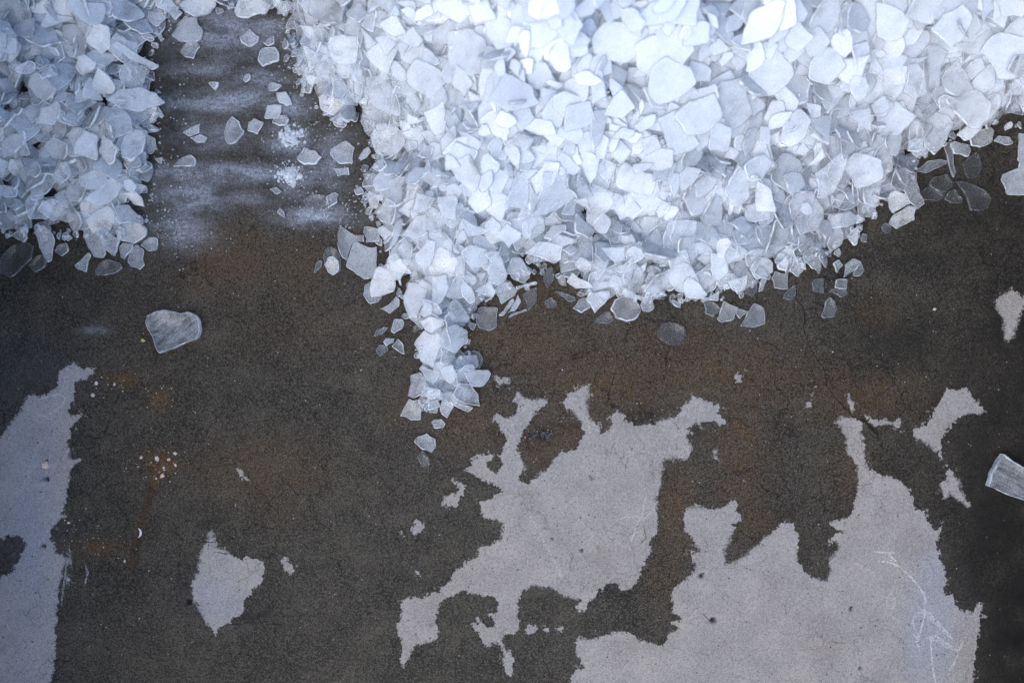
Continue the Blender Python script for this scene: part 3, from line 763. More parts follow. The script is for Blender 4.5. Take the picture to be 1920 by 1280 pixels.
TRACED = [
('A',.6,'hexagonal pale grey ice shard topmost in the bare frosty channel','965 205 1000 140 1035 95 1105 100 1135 165 1130 230 1080 242 1010 240'),
('A',.4,'clear five-sided ice shard just below the hexagonal shard in the channel','1008 295 1050 240 1105 242 1123 265 1085 335 1040 325'),
('A',.5,'rounded diamond ice shard alone at the top right of the bare channel','1338 210 1398 163 1452 210 1445 240 1398 270 1350 245'),
('A',.5,'blunt squarish ice shard beside the main heap, below the rounded diamond shard','1440 340 1450 295 1475 268 1540 265 1562 300 1562 345 1470 380'),
('A',.35,'small faint triangular ice shard between the rounded diamond shard and the heap','1470 245 1500 220 1533 203 1535 250 1500 265'),
('A',.5,'tiny thimble-shaped ice chip in the middle of the bare channel','1165 470 1180 458 1228 462 1225 485 1208 512 1185 495'),
('A',.5,'tiny pale oval ice chip on the frost in the channel','1360 450 1375 425 1400 415 1402 445 1375 465'),
('A',.35,'clear leaf-shaped ice shard standing upright in the lower channel','1255 740 1270 690 1300 650 1340 680 1370 735 1320 800 1280 810 1258 780'),
('A',.5,'small cloudy five-sided ice shard right of the leaf-shaped shard','1385 735 1395 685 1420 662 1478 685 1460 720 1440 755'),
('A',.75,'bright white square ice shard on the right side of the channel','1478 665 1495 590 1575 588 1572 630 1555 668'),
('A',.5,'small wing-shaped ice shard on the left side of the channel','1022 742 1060 720 1125 692 1115 745 1060 765'),
('A',.5,'flat milky ice chip under the wing-shaped shard','1060 770 1120 750 1165 770 1150 800 1100 800'),
('A',.35,'faint half-round ice shard lying on the frosty streak at the channel edge','970 935 1010 890 1070 865 1098 890 1095 930 1040 935'),
('A',.55,'kite-shaped ice shard alone right of the two snowy clumps','1655 885 1700 820 1760 840 1803 878 1770 920 1700 925 1670 905'),
('A',.5,'narrow clear ice bar above the bright white square shard','1500 495 1515 465 1575 475 1580 485 1545 512 1505 515'),
('A',.8,'bright wedge-shaped ice shard just above the white square shard','1545 520 1600 515 1640 590 1600 597 1565 580'),
('A',.35,'dull grey ice shard tucked under the bright white square shard','1520 690 1540 650 1600 645 1618 670 1600 705 1560 708'),
('B',.5,'five-sided frosty ice shard left of the heap, right of the kite-shaped shard','413 860 450 815 505 787 555 825 545 915 470 918'),
('B',.45,'small square ice shard with a bright lower edge beside the heap','430 940 520 935 525 980 455 990'),
('B',.7,'short bright ice wedge leaning beside the five-sided shard at the heap','575 890 600 840 630 820 645 850 620 885 585 902'),
('B',.12,'thin glassy ice shard lying on the frost line left of the heap','262 1120 310 1085 400 1095 400 1150 350 1180 290 1165'),
('B',.4,'small clear ice shard overlapping the thin glassy one','395 1100 440 1075 462 1085 460 1130 405 1165'),
('A',.25,'tiny faint ice chip below the lower snowy clump','1505 1060 1545 1045 1580 1072 1545 1090'),
('A',.3,'tiny pointed ice chip on the floor left of the thin glassy shard','1548 1185 1565 1160 1590 1185 1595 1220'),
('A',.75,'mitten-shaped white ice slab at the top edge over the channel','1320 75 1345 20 1400 10 1500 20 1535 60 1500 100 1400 118 1330 105'),
('A',.7,'long white ice slab above the hexagonal shard at the top edge','1010 40 1100 0 1190 0 1210 25 1170 75 1080 97 1035 75'),
('A',.6,'slanting ice slab reaching from the top edge down to the hexagonal shard','870 -10 970 -10 1040 90 1000 135 910 75'),
('H',.05,'large clear wet ice disc at the lower left corner of the left heap','5 330 20 240 80 180 150 155 195 185 185 260 120 320 60 360'),
('H',.08,'small clear wet ice shard between the large clear disc and the dagger-shaped shard','165 290 190 260 250 225 268 260 262 300 200 332'),
('H',.12,'dark clear rounded ice shard on the floor under the left heap','535 320 560 280 600 255 670 275 692 305 660 330 590 350 545 348'),
('H',.2,'small dim ice shard right of the dagger-shaped shard','310 215 330 180 380 165 392 210 350 242'),
('H',.45,'pale low ice shard left of the dagger-shaped shard','75 130 110 105 180 110 180 145 150 168'),
('H',.55,'dagger-shaped ice shard pointing down from the left heap','212 105 265 70 305 110 318 150 295 270 275 275 230 190'),
('H',.55,'tall striped ice slab hanging at the bottom edge of the left heap','475 90 575 82 605 230 590 250 530 245 490 160'),
('H',.5,'long pointed ice shard right of the tall striped slab','575 110 600 80 680 155 650 245 600 200'),
('H',.55,'broad rounded ice slab at the lower right corner of the left heap','665 105 700 70 790 60 832 90 825 125 760 172 680 155'),
('H',.4,'small cupped ice shard below the broad rounded slab','675 185 690 165 755 170 745 205 700 260 680 245'),
('H',.35,'arched clear ice shard at the foot of the left heap, furthest right','720 270 740 200 770 175 810 210 815 290 790 318 735 300'),
('H',.4,'folded ice shard lying below the tall striped slab','423 290 470 250 500 218 515 240 490 330 440 315'),
('H',.3,'crumbly cluster-like ice shard at the right edge of the left heap bottom','790 180 840 135 885 140 880 205 840 215'),
('H',.30,'heart-shaped grey ice slab alone on the wet floor','832 600 840 570 880 550 940 540 985 548 1015 560 1060 550 1105 570 1127 605 1130 670 1110 702 1060 720 1000 750 910 780 885 740 845 650'),
('E',.1,'clear wet ice shard behind the small cloudy one left of the heap','165 470 180 420 220 398 255 415 285 480 285 560 260 580 200 530'),
('E',.12,'faint narrow ice sliver furthest left of the heap finger','100 580 115 520 145 488 160 500 150 540 120 570'),
('E',.45,'small cloudy ice shard standing on the clear wet one left of the heap','172 520 200 475 240 468 272 500 270 560 230 592 195 570'),
('E',.35,'curved fin of clear ice at the left edge of the main heap','268 300 290 268 350 310 440 325 440 370 385 360 325 495 290 470 262 390'),
('E',.6,'big star-cornered frosty ice plate at the left edge of the main heap','318 535 345 440 385 360 440 395 525 400 528 450 520 520 535 560 520 595 435 618 405 595 370 565'),
('E',.45,'square clear ice shard above the star-cornered plate','435 310 440 270 540 285 545 370 450 375'),
('E',.75,'bright triangular ice shard right of the star-cornered plate','540 290 580 272 650 322 580 372 560 340'),
('E',.75,'long upright white ice blade beside the bright triangular shard','610 415 640 300 690 220 705 225 700 290 670 360 625 425'),
('E',.4,'scalloped clear ice shard on the outer side of the finger of ice','430 720 440 660 480 632 520 640 560 735 530 772 475 783'),
('E',.7,'white shield-shaped ice plate over the scalloped clear shard','480 700 540 540 660 535 672 560 655 660 640 700 550 735 490 740'),
('E',.8,'bright white ice plate on top where the finger of ice begins','695 740 730 632 790 640 868 690 850 740 800 850 740 880 715 830'),
('E',.6,'small ice shard tucked right of the bright white finger plate','795 860 850 760 900 790 890 850 840 870'),
('E',.5,'tilted ice shard leaning on the floor left of the bright white finger plate','540 815 600 790 650 730 675 750 670 800 610 850'),
('E',.5,'upright pale ice shard below the tilted one, left of the finger','615 960 640 880 690 880 705 910 690 950 640 980'),
('E',.2,'dim ice sliver on the wet floor left of the upright pale shard','505 1000 525 950 570 930 600 935 560 985'),
('E',.12,'clear wet ice chip lowest left of the finger of ice','515 1090 540 1055 590 1050 600 1090 545 1135'),
('E',.6,'small oval white ice chip left of the finger of ice','565 1035 580 1010 645 1010 640 1040 590 1065'),
('E',.35,'teardrop ice chip touching the small oval white chip','620 1065 660 1010 700 1050 708 1120 660 1095'),
('I',.2,'clear rounded ice shard behind the right side of the finger','1085 110 1130 75 1190 95 1218 150 1190 230 1150 225'),
('I',.35,'long clear ice shard low in the tip of the finger of ice','870 440 940 415 1000 500 1135 560 1090 605 950 530'),
('I',.35,'grey rounded triangular ice shard at the lower right of the finger tip','960 450 1010 350 1120 360 1175 450 1190 560 1100 540 1000 500'),
('I',.45,'sail-shaped grey ice shard at the left of the finger tip','568 465 600 360 590 290 680 260 770 370 720 430 620 485'),
('I',.4,'grey trapezoid ice shard at the lower left of the finger tip','505 640 585 485 685 490 692 560 685 670 600 675'),
('I',.4,'clear ice shard at the bottom of the finger, left of the pointed one','740 585 750 510 830 490 860 560 800 575'),
('I',.5,'pointed ice shard at the very bottom of the finger','850 580 870 500 915 490 970 550 910 655'),
('I',.4,'small oval ice chip just below the tip of the finger','770 690 800 665 860 662 895 700 880 735 800 748'),
('I',.35,'dull shell-shaped ice shard on the floor below the finger','625 860 660 810 740 785 810 830 815 900 775 955 700 925'),
('I',.06,'thin glassy ice chip lowest of the pieces below the finger','650 975 700 930 760 1000 765 1060 690 1070'),
('E',.6,'frosty ice shard across the narrow neck of the finger','800 895 870 865 960 890 975 920 890 978 840 950'),
('E',.65,'large rounded ice plate on the right of the finger neck','955 1060 960 950 1050 915 1130 965 1130 1040 1050 1110'),
('E',.75,'big white ice plate in the middle of the finger of ice','765 1050 840 960 890 985 935 975 990 1015 905 1200 810 1165 790 1085'),
('I',.6,'cloudy ice shard upper right in the finger of ice','970 195 1010 120 1170 115 1185 200 1160 230 1000 265'),
('I',.6,'domed ice shard overlapping the cloudy one in the finger','985 270 1060 200 1120 185 1150 230 1120 330 1080 355 1000 340'),
('I',.7,'bright folded ice shard jutting right from the finger of ice','1055 265 1140 240 1260 240 1285 275 1260 330 1210 385 1130 380'),
('I',.65,'slanted bright ice shard left of centre in the finger','668 235 690 200 850 250 850 290 790 370 740 330'),
('I',.55,'crown-shaped ice shard in the centre of the finger of ice','845 240 870 215 960 200 990 280 970 345 930 362 890 335'),
('I',.55,'bent ice shard under the slanted bright one in the finger','708 455 760 390 860 405 860 465 780 495'),
('F',.25,'round grey wet ice disc below the main heap','425 740 450 690 510 665 570 690 600 750 570 800 520 815 455 795'),
('F',.12,'clear wet ice shard left of the round grey disc','325 825 380 770 420 755 448 800 400 825'),
('F',.12,'clear wet ice shard hidden under the heap edge left of the clear triangular one','945 700 1000 700 1050 745 1000 790 955 770'),
('F',.04,'thin melting ice outline alone on the brown floor below the heap','685 880 715 820 760 810 840 840 850 890 830 935 770 942 700 905'),
('F',.15,'wet clear ice slab under the heap edge right of the round grey disc','595 640 650 615 730 640 730 690 640 690'),
('F',.15,'squarish wet ice shard at the heap edge left of the upright sliver','1165 610 1180 585 1240 583 1245 640 1220 675 1180 660'),
('F',.12,'brown-looking clear ice shard under the small square one at lower right','1645 650 1665 630 1740 630 1748 665 1710 680'),
('F',.12,'clear teardrop ice shard lowest on the right, above the long crack','1600 780 1625 700 1655 675 1692 740 1670 790 1620 795'),
('F',.1,'clear wet ice rectangle right of the crack below the heap','1550 600 1575 572 1618 570 1618 655 1560 650'),
('F',.1,'clear triangular wet ice shard beside the top of the crack','1385 680 1420 630 1462 605 1460 665 1430 695'),
('F',.25,'grey squarish ice shard flat on the floor below the arched one','1325 570 1345 530 1420 545 1418 630 1340 625'),
('F',.6,'triangular white ice shard at the heap edge left of the lowest bright plate','180 595 205 545 300 600 325 630 230 635'),
('F',.4,'clear ice shard tucked left under the lowest bright plate','215 740 250 690 285 675 320 735 265 768'),
('F',.7,'lowest bright white ice plate hanging out of the heap bottom','285 690 310 650 420 640 430 680 390 720 340 770 320 735'),
('F',.4,'cup-shaped ice shard right of the round grey disc','590 720 620 670 660 675 672 735 640 762 605 755'),
('F',.55,'tiny bright pointed ice chip below the heap edge','755 700 780 690 822 710 820 740 790 730'),
('F',.7,'long white ice wedge above the round grey disc','485 660 500 625 590 670 588 690 520 680'),
('F',.6,'low pale ice shard under the broad white wedge plate','900 680 960 690 1035 640 1030 700 960 698'),
('F',.75,'broad white wedge ice plate at the heap bottom edge','832 600 850 565 920 600 972 660 940 685 850 675'),
('F',.3,'clear four-sided ice shard leaning out below the heap','1020 795 1060 695 1142 735 1115 800 1045 818'),
('F',.25,'small ice chip between two larger grey shards below the heap','1125 770 1145 740 1195 755 1150 800'),
('F',.22,'large grey house-shaped ice shard flat on the floor below the heap','1150 840 1190 760 1225 712 1282 735 1292 825 1200 842'),
('F',.5,'thin upright ice sliver at the lower edge of the heap','1250 650 1258 590 1290 568 1295 590 1275 640'),
('F',.5,'fan-shaped ice shard above the squarish wet one at the heap edge','1055 590 1165 558 1168 610 1120 668 1085 640'),
('F',.3,'dark clear folded ice shard above the upright sliver','1218 545 1245 500 1290 520 1328 560 1320 580 1260 570'),
('F',.5,'arched upright ice shard right of the dark folded one','1333 500 1380 445 1402 490 1390 535 1345 530'),
('F',.35,'five-sided clear ice shard right of the arched upright one','1402 535 1420 470 1440 460 1490 500 1455 570'),
('F',.4,'tooth-shaped ice shard pointing down right at the heap edge','1497 480 1545 440 1585 450 1602 510 1590 550 1540 520'),
('F',.4,'narrow pointed ice shard right of the tooth-shaped one','1580 460 1600 410 1640 408 1645 470 1630 518'),
('F',.35,'little clear ice shard left of the two-part corner shard','1665 490 1700 465 1725 500 1690 545'),
('F',.25,'clear rounded ice shard under the outermost corner shard','1780 540 1825 480 1842 530 1815 560 1780 560'),
('F',.45,'outermost corner ice shard at the lower right of the heap','1725 570 1735 495 1780 460 1825 480 1780 530'),
('F',.3,'small square wet ice shard alone at the lower right','1672 625 1680 580 1750 575 1745 630'),
('F',.15,'tiny glassy ice cube at the right end of the heap edge','1820 345 1835 320 1860 330 1855 375 1825 368'),
('F',.65,'white crumpled ice shard near the right end of the heap','1690 250 1740 200 1785 225 1790 270 1730 295 1700 290'),
('F',.6,'lozenge ice shard just below the white crumpled one','1745 340 1775 300 1800 285 1815 330 1810 380 1790 390'),
('G',.05,'clear dark ice flake in the puddle below the upper right heap','1445 305 1550 225 1580 250 1600 340 1540 425 1480 415'),
('G',.06,'largest clear wet ice flake in the puddle at right','1395 440 1480 450 1620 510 1662 560 1640 640 1570 665 1510 665 1480 560'),
('G',.06,'flat clear ice flake left in the puddle at right','1090 535 1180 485 1310 540 1320 570 1260 592 1140 580'),
('G',.06,'small triangular clear ice flake between two larger puddle flakes','1315 580 1350 520 1395 500 1455 580 1440 605 1360 605'),
('G',.05,'amber-tinted clear ice flake above the small triangular one','1195 470 1230 415 1330 385 1390 460 1320 530 1240 500'),
('G',.08,'small clear ice chip left of the two overlapping grey shards','840 790 870 750 915 770 915 815 870 830'),
('G',.25,'dull square ice shard left of the two overlapping grey shards','695 490 830 490 838 620 770 635 720 610'),
('G',.4,'big bent grey ice slab above the two overlapping shards at right','830 500 850 400 950 375 1050 400 1060 470 1140 620 1080 665 1020 620 960 540'),
('G',.3,'wide clear ice slab at the right edge above the bent grey slab','890 260 1110 250 1130 300 1060 390 960 370 900 330'),
('G',.35,'spearhead ice shard pointing right over the dark puddle','1100 370 1190 290 1280 275 1335 290 1330 310 1215 365 1180 382'),
('G',.2,'clear ice spike pointing down into the dark puddle','1310 180 1345 150 1390 180 1395 380 1375 420 1340 300'),
('G',.5,'rounded ice plate over the clear spike at the puddle','1345 160 1380 145 1500 170 1515 210 1490 265 1370 240'),
('G',.45,'scalloped grey ice plate right of the rounded one at the puddle','1490 130 1520 80 1640 45 1675 80 1670 150 1580 192 1510 180'),
('G',.75,'white ribbed ice chunk on top of the rounded puddle plate','1360 120 1420 60 1490 30 1525 80 1470 140 1420 165'),
('G',.45,'low grey ice shard at the puddle edge near the right frame edge','1680 140 1720 100 1800 110 1830 160 1770 175'),
('G',.7,'large pale ice slab cut by the right frame edge beside the puddle','1735 430 1750 390 1860 370 1880 300 1862 280 1870 80 1990 70 1990 540 1780 540'),
('G',.5,'upper of the two overlapping grey ice shards at the right tip','855 590 865 545 900 530 985 560 1020 620 950 660 900 695 870 650'),
('G',.45,'lower of the two overlapping grey ice shards at the right tip','900 760 930 690 1010 635 1078 650 1075 740 955 803'),
('G',.65,'upright rounded white ice shard between two dark gaps','845 140 870 90 960 75 1000 120 975 245 900 250'),
('G',.3,'bullet-shaped clear ice shard standing right of the dark gap','1020 230 1020 80 1050 0 1085 10 1130 110 1120 220 1080 240'),
('G',.5,'big angular ice plate on the right part of the heap','315 400 480 260 555 270 520 440 490 520 410 575 350 570'),
('G',.75,'white five-sided ice plate left of the big angular plate','90 410 180 370 250 370 290 470 190 555 140 530'),
('G',.55,'large flat ice plate carrying a bright oval chip','105 640 130 570 280 540 390 660 400 720 360 810 210 850 140 740'),
('G',.95,'bright white oval ice chip lying on the large flat plate','228 660 240 610 290 598 335 640 330 680 290 690'),
('D',.75,'big white four-sided ice plate in the upper right heap','1140 440 1160 370 1240 350 1345 380 1305 600 1195 645 1160 580'),
('D',.6,'tall ice plate with a bright edge left of the big white four-sided plate','1015 660 1025 500 1090 490 1140 545 1190 670 1100 712 1050 680'),
('D',.85,'brightest large diamond ice plate in the upper right heap','1195 245 1270 155 1375 103 1455 175 1455 230 1410 330 1345 375 1290 320'),
('D',.6,'streaked pentagonal ice plate right of the big white four-sided plate','1320 550 1340 500 1415 430 1490 500 1578 600 1560 635 1470 658 1370 625'),
('D',.75,'large egg-shaped ice plate above the dark puddle at right','1305 715 1330 690 1450 660 1580 665 1650 720 1655 810 1610 880 1520 870 1400 790'),
('D',.55,'mottled ice plate left of the large egg-shaped plate','1165 880 1240 790 1330 810 1390 860 1350 970 1280 1070 1200 1020'),
('D',.6,'clear hexagonal ice plate in the right heap near the small dark hole','650 650 665 570 745 580 780 640 770 700 710 735'),
('A',.8,'largest white ice plate at the top of the left heap','385 0 560 0 570 30 555 110 510 140 450 110 390 60'),
('A',.75,'white upright ice plate below the largest plate of the left heap','510 170 545 135 625 160 615 260 560 300 500 250'),
('A',.75,'long ribbed ice blade near the right edge of the left heap','700 310 720 285 800 330 915 390 870 415 780 370'),
('A',.6,'broad lens-shaped ice plate at the right edge of the left heap','630 580 700 520 800 500 870 520 920 570 850 600 790 635 700 625'),
('A',.75,'white thumb-shaped ice shard left of the broad lens-shaped plate','520 490 590 400 640 450 662 495 640 530 560 530'),
('A',.6,'frosty wing-shaped ice shard in the middle of the left heap','205 690 250 610 340 580 357 610 340 660 300 700'),
('A',.6,'pale pentagonal ice shard above the white thumb-shaped one','420 375 440 320 480 305 545 350 510 400 445 418'),
('A',.5,'sharp triangular ice shard left of the pale pentagonal one','225 440 280 365 328 415 240 460'),
('A',.65,'upright five-sided ice plate in the lower left heap','425 865 445 790 480 730 552 765 545 850 535 895'),
('A',.55,'hexagonal ice plate right of the upright five-sided plate','550 850 590 760 640 790 668 840 640 900 600 920'),
('A',.55,'tall rounded ice plate right of the hexagonal plate in the left heap','690 830 720 740 790 720 812 770 790 860 740 900 695 890'),
('A',.65,'broad ice plate behind the long pale shard in the lower left heap','440 990 520 950 605 995 570 1060 500 1065 460 1040'),
('A',.7,'long pale ice shard across the lower left heap','490 1120 560 1060 620 995 690 1035 640 1110 560 1155'),
('A',.6,'rounded ice plate low on the right side of the left heap','668 1170 740 1150 810 1220 815 1260 700 1260 675 1220'),
('A',.7,'cap-shaped white ice shard above the rounded plate of the left heap','715 1090 790 1080 820 1110 830 1165 770 1150'),
('A',.75,'small white ice cube on the right side of the left heap','700 1010 735 1000 765 1040 740 1080 705 1060'),
('E',.08,'brown-looking clear ice shard under the heap between the two bulges','1490 720 1590 670 1590 760 1530 830'),
('E',.2,'wet grey ice slab on the floor right of the finger neck','1185 910 1200 810 1330 810 1325 930 1270 962 1200 940'),
('E',.12,'clear upright ice shard in the brown gap of the heap edge','1630 600 1650 550 1685 530 1700 620 1655 680'),
('E',.15,'speckled clear ice shard under the heap edge left of the white triangular one','1710 700 1740 695 1840 730 1850 760 1800 770'),
('E',.12,'faint clear ice chip on the brown floor below the heap gap','1635 760 1680 735 1720 760 1715 805 1650 800'),
('E',.55,'window-paned ice shard above the two slanting slivers','1310 690 1375 637 1415 635 1460 690 1440 730 1350 785'),
('E',.6,'oval upright ice shard left of the window-paned one','1080 660 1110 625 1155 670 1180 760 1140 785 1090 730'),
('E',.65,'pale ice shard between the oval upright and window-paned ones','1170 700 1280 630 1320 690 1300 740'),
('E',.5,'tall granular ice shard above the pale one at the heap edge','1260 560 1290 470 1340 455 1390 600 1340 668 1270 640'),
('E',.4,'large clear hexagonal ice shard at the inner corner of the heap edge','1390 560 1420 480 1480 475 1545 600 1500 645 1420 610'),
('E',.35,'small dim ice shard above the large clear hexagonal one','1505 490 1540 450 1590 475 1590 510 1530 530'),
('E',.5,'clear ice shard right of the neck of the finger','1000 780 1040 745 1085 790 1140 870 1130 900 1060 905 995 840'),
('E',.7,'upright white ice plate right of the bright white finger plate','880 600 990 585 1005 680 960 770 890 800'),
('E',.75,'large bright ice plate above the root of the finger','775 440 850 350 920 370 915 450 880 530 800 520'),
('E',.6,'broad ice plate above the large bright one over the finger','700 330 790 220 870 210 870 330 780 370'),
('E',.45,'clear grainy ice shard right of the long upright blade','650 410 700 345 765 390 755 530 700 480'),
('E',.4,'clear triangular ice shard under the grainy one','585 530 610 460 660 440 755 570 740 580 640 560'),
('E',.7,'bright wedge ice plate in the lower heap left of the small dark gap','1330 340 1390 250 1490 310 1480 350 1400 415'),
('E',.65,'small bright pentagonal ice plate left of the bright wedge plate','1240 300 1245 240 1290 195 1350 250 1340 310'),
('E',.55,'wide granular ice plate at the heap edge below the small dark gap','1505 440 1600 370 1760 400 1750 480 1700 515 1600 470'),
('E',.75,'white tongue-shaped ice shard above the wide granular plate','1630 350 1680 270 1780 260 1780 300 1680 370'),
('E',.5,'slanting ice sliver beside the brown gap','1445 665 1580 630 1592 640 1575 655 1460 690'),
('E',.6,'left of two slanting ice slivers at the heap edge','1330 860 1400 770 1430 740 1440 760 1362 862'),
('E',.65,'right of two slanting ice slivers at the heap edge','1390 845 1460 715 1485 760 1440 830'),
('E',.55,'lowest thin ice sliver lying under the two slanting slivers','1395 870 1420 845 1520 815 1525 828 1410 875'),
('X',.34,'streaky bluish ice chunk cut off by the right frame edge','1843 908 1850 885 1863 863 1874 848 1990 903 1990 958 1920 937 1880 925'),
('A',.6,'frosty ice plate at the left frame edge in the left heap','0 880 10 800 90 750 165 740 150 810 80 860'),
]
for t_ in TRACED:                            # wet clear pieces lie lowest
    if t_[1] < 0.21:
        add_traced(*t_, t=0.0055, mat='clear')
placed = tries = 0
free = np.argwhere((MASK > 2))
while placed < 5200 and tries < 30000:
    tries += 1
    j, i = free[rng.integers(len(free))]
    deficit = T[j, i] - HM[j, i]
    if deficit < 0.002:
        continue
    px_, py_ = p_x[j, i], p_y[j, i]
    r = (0.0250 if px_ > 420 else 0.0225) - 0.001 * np.clip((360 - py_) / 360, 0, 1.1)
    if px_ > 1450:
        r += 0.006 * np.clip((300 - py_) / 200, 0, 1)
    r *= math.exp(rng.normal(0, 0.30))
    if add_random(gx[i], gy[j], min(r, 0.05), steep=rng.random() < (0.075 if T[j, i] < 0.1 else 0.04)):
        placed += 1
edge = np.argwhere((MASK > -13) & (MASK < 14) & (np.abs(WX) < 0.97))
for _ in range(420):
    j, i = edge[rng.integers(len(edge))]
    if HM[j, i] < 0.03:
        add_random(gx[i], gy[j], rng.uniform(0.005, 0.011), out=-26, fr=rng.uniform(0.1, 0.5))
print('shards placed', placed, 'tries', tries, 'deficit', float(np.mean((T - HM)[MASK > 2])))
for t_ in TRACED:
    if t_[1] >= 0.21:
        hs = t_[2].startswith(('heart', 'streaky'))
        add_traced(*t_, t=0.016 if hs else None, mat=('chunk' if t_[2][0] == 's' else 'streak') if hs else 'ice')

# ------------------------------------------------------------------ ice: the single pieces and the mass
kk = H / (H - HM)
inframe = (np.abs(WX * kk) < 0.96) & (np.abs(WY * kk) < 0.64)
vis = np.bincount(ID[(ID >= 0) & inframe], minlength=len(SH))
for i, s in enumerate(SH):
    s['vis'] = vis[i] + (1e6 if s['traced'] else 0)
order = np.argsort([-s['vis'] for s in SH])
single = set(int(i) for i in order[:298])

SHAPE = {3: 'triangular', 4: 'four-sided', 5: 'five-sided', 6: 'six-sided', 7: 'rounded'}
ORD = 'first second third fourth fifth sixth seventh eighth ninth tenth eleventh twelfth thirteenth'.split()
def seen_at(s):
    k = H / (H - float(s['V'][:, 2].mean())) * 1000
    return s['c'][0] * k + 960, 640 - s['c'][1] * k
def look(s):
    size = np.ptp(s['V'][:, 0]) + np.ptp(s['V'][:, 1])
    sz = 'large' if size > 0.135 else 'medium' if size > 0.1 else 'small'
    fin = 'white' if s['frost'] > 0.72 else 'milky' if s['frost'] > 0.5 else 'clear'
    tl = 'flat' if s['tilt'] < 15 else 'tilted' if s['tilt'] < 45 else 'upright'
    return f"{sz} {fin} {SHAPE[min(7, s['side'])]} {tl} ice shard"
LAND = {}
for s_ in SH:
    if s_['traced'] and len(s_['label'].split()) <= 16:
        w_ = s_['label'].split()
        for cut in (' of ', ' at ', ' in ', ' on ', ' below ', ' above ', ' right', ' left', ' near ', ' under ', ' beside ', ' over ', ' between '):
            pass
        for stop in ('in', 'at', 'on', 'below', 'above', 'right', 'left', 'near', 'under', 'beside', 'over', 'between', 'across', 'alone', 'just', 'cut', 'of', 'carrying', 'behind', 'where', 'with', 'hanging', 'pointing', 'lying', 'tucked', 'leaning', 'jutting', 'low', 'cut'):
            if stop in w_[1:]:
                w_ = w_[:w_.index(stop, 1)]
        LAND.setdefault(' '.join(w_), []).append(s_)
LAND = [(n_, *seen_at(v_[0])) for n_, v_ in LAND.items() if len(v_) == 1 and 3 <= len(n_.split()) <= 6]
WHERE = ['right of', 'lower right of', 'below', 'lower left of', 'left of', 'upper left of', 'above', 'upper right of']
auto, taken = {}, {s_['label'] for s_ in SH if s_['traced']}
rest = {}
for i in sorted(single):
    s_ = SH[i]
    if s_['traced']:
        continue
    x, y = seen_at(s_)
    near_ = sorted((math.hypot(x - a, y - b), n_, a, b) for n_, a, b in LAND)
    for d_, n_, a, b in near_[:5]:
        if d_ > 150:
            continue
        w_ = WHERE[int(round(math.atan2(y - b, x - a) / (math.pi / 4))) % 8]
        l_ = f"{look(s_)} {w_} the {n_}"
        if l_ not in taken and len(l_.split()) <= 16:
            auto[i] = l_
            taken.add(l_)
            break
    else:
        band = 'along the top edge' if y < 90 else 'in the upper main heap' if y < 200 else 'in the middle of the heap' if y < 330 else 'in the lower heap'
        if x < 420:
            band = 'high in the left heap' if y < 200 else 'low in the left heap'
        rest.setdefault((look(s_), band), []).append((x, i))
for (lk, band), v_ in rest.items():
    v_.sort()
    for q_, (x, i) in enumerate(v_):
        auto[i] = f"{lk} {band}" + (f", {ORD[min(q_, 12)]} from left" if len(v_) > 1 else "")

def smooth_of(s):
    n = len(s['Q']) // 4
    return np.concatenate([np.zeros(3 * n, bool), np.ones(n, bool), np.ones(2 * n, bool)])

massV, massQ, massT, massR, massF, off = [], [], [], [], [], 0
for i, s in enumerate(SH):
    V, nq = s['V'], len(s['Q'])
    if i in single:
        org = (s['c'][0], s['c'][1], float(V[:, 2].min()))
        li = np.concatenate([s['Q'].ravel(), s['T'].ravel()])
        lt = np.concatenate([np.full(nq, 4), np.full(len(s['T']), 3)])
        o = link_mesh('ice_shard', V, None, ICES[s['mat']], org, loops=(li, lt),
                      smooth=smooth_of(s), attrs=dict(frost=np.full(len(V), s['frost']), rim=s['R']))
        tag(o, s['label'] or auto[i], 'ice shard', 'broken ice shards spilled over the concrete floor')
    else:
        massV.append(V); massQ.append(s['Q'] + off); massT.append(s['T'] + off); massR.append(s['R'])
        massF.append(np.full(len(V), s['frost'])); off += len(V)

# packed core of the heaps joins the mass
st = 4
cz = CORE[::st, ::st] + np.where(CORE[::st, ::st] > 0, smooth_noise(WX[::st, ::st] * 1000, WY[::st, ::st] * 1000, 22, 9) * 0.006, 0)
cX, cY = WX[::st, ::st], WY[::st, ::st]
ci = np.arange(cz.size).reshape(cz.shape)
qq = np.stack([ci[:-1, :-1], ci[:-1, 1:], ci[1:, 1:], ci[1:, :-1]], -1)
hq = np.maximum.reduce([CORE[::st, ::st][:-1, :-1], CORE[::st, ::st][1:, :-1], CORE[::st, ::st][:-1, 1:], CORE[::st, ::st][1:, 1:]])
qq = qq[hq > 0.001]
usedv = np.unique(qq)
remap = np.full(cz.size, -1); remap[usedv] = np.arange(len(usedv))
coreV = np.column_stack([cX.ravel(), cY.ravel(), cz.ravel() - 0.002])[usedv]
coreQ = remap[qq] + off
nmq = sum(len(q) for q in massQ)
nmt = sum(len(q) for q in massT)
V = np.vstack(massV + [coreV])
li = np.concatenate([np.vstack(massQ).ravel(), np.vstack(massT).ravel(), coreQ.ravel()])
lt = np.concatenate([np.full(nmq, 4), np.full(nmt, 3), np.full(len(coreQ), 4)])
ms = np.concatenate([smooth_of(s)[:len(s['Q'])] for i, s in enumerate(SH) if i not in single] + [np.ones(nmt, bool), np.ones(len(coreQ), bool)])
pile = link_mesh('ice_pile', V, None, ICE, loops=(li, lt), smooth=ms,
                 attrs=dict(frost=np.concatenate(massF + [np.full(len(coreV), .9)]), rim=np.concatenate(massR + [np.zeros(len(coreV))])))
pile.data.materials.append(PACKED)
mi = np.zeros(len(lt), np.int32); mi[nmq + nmt:] = 1
pile.data.polygons.foreach_set('material_index', mi)
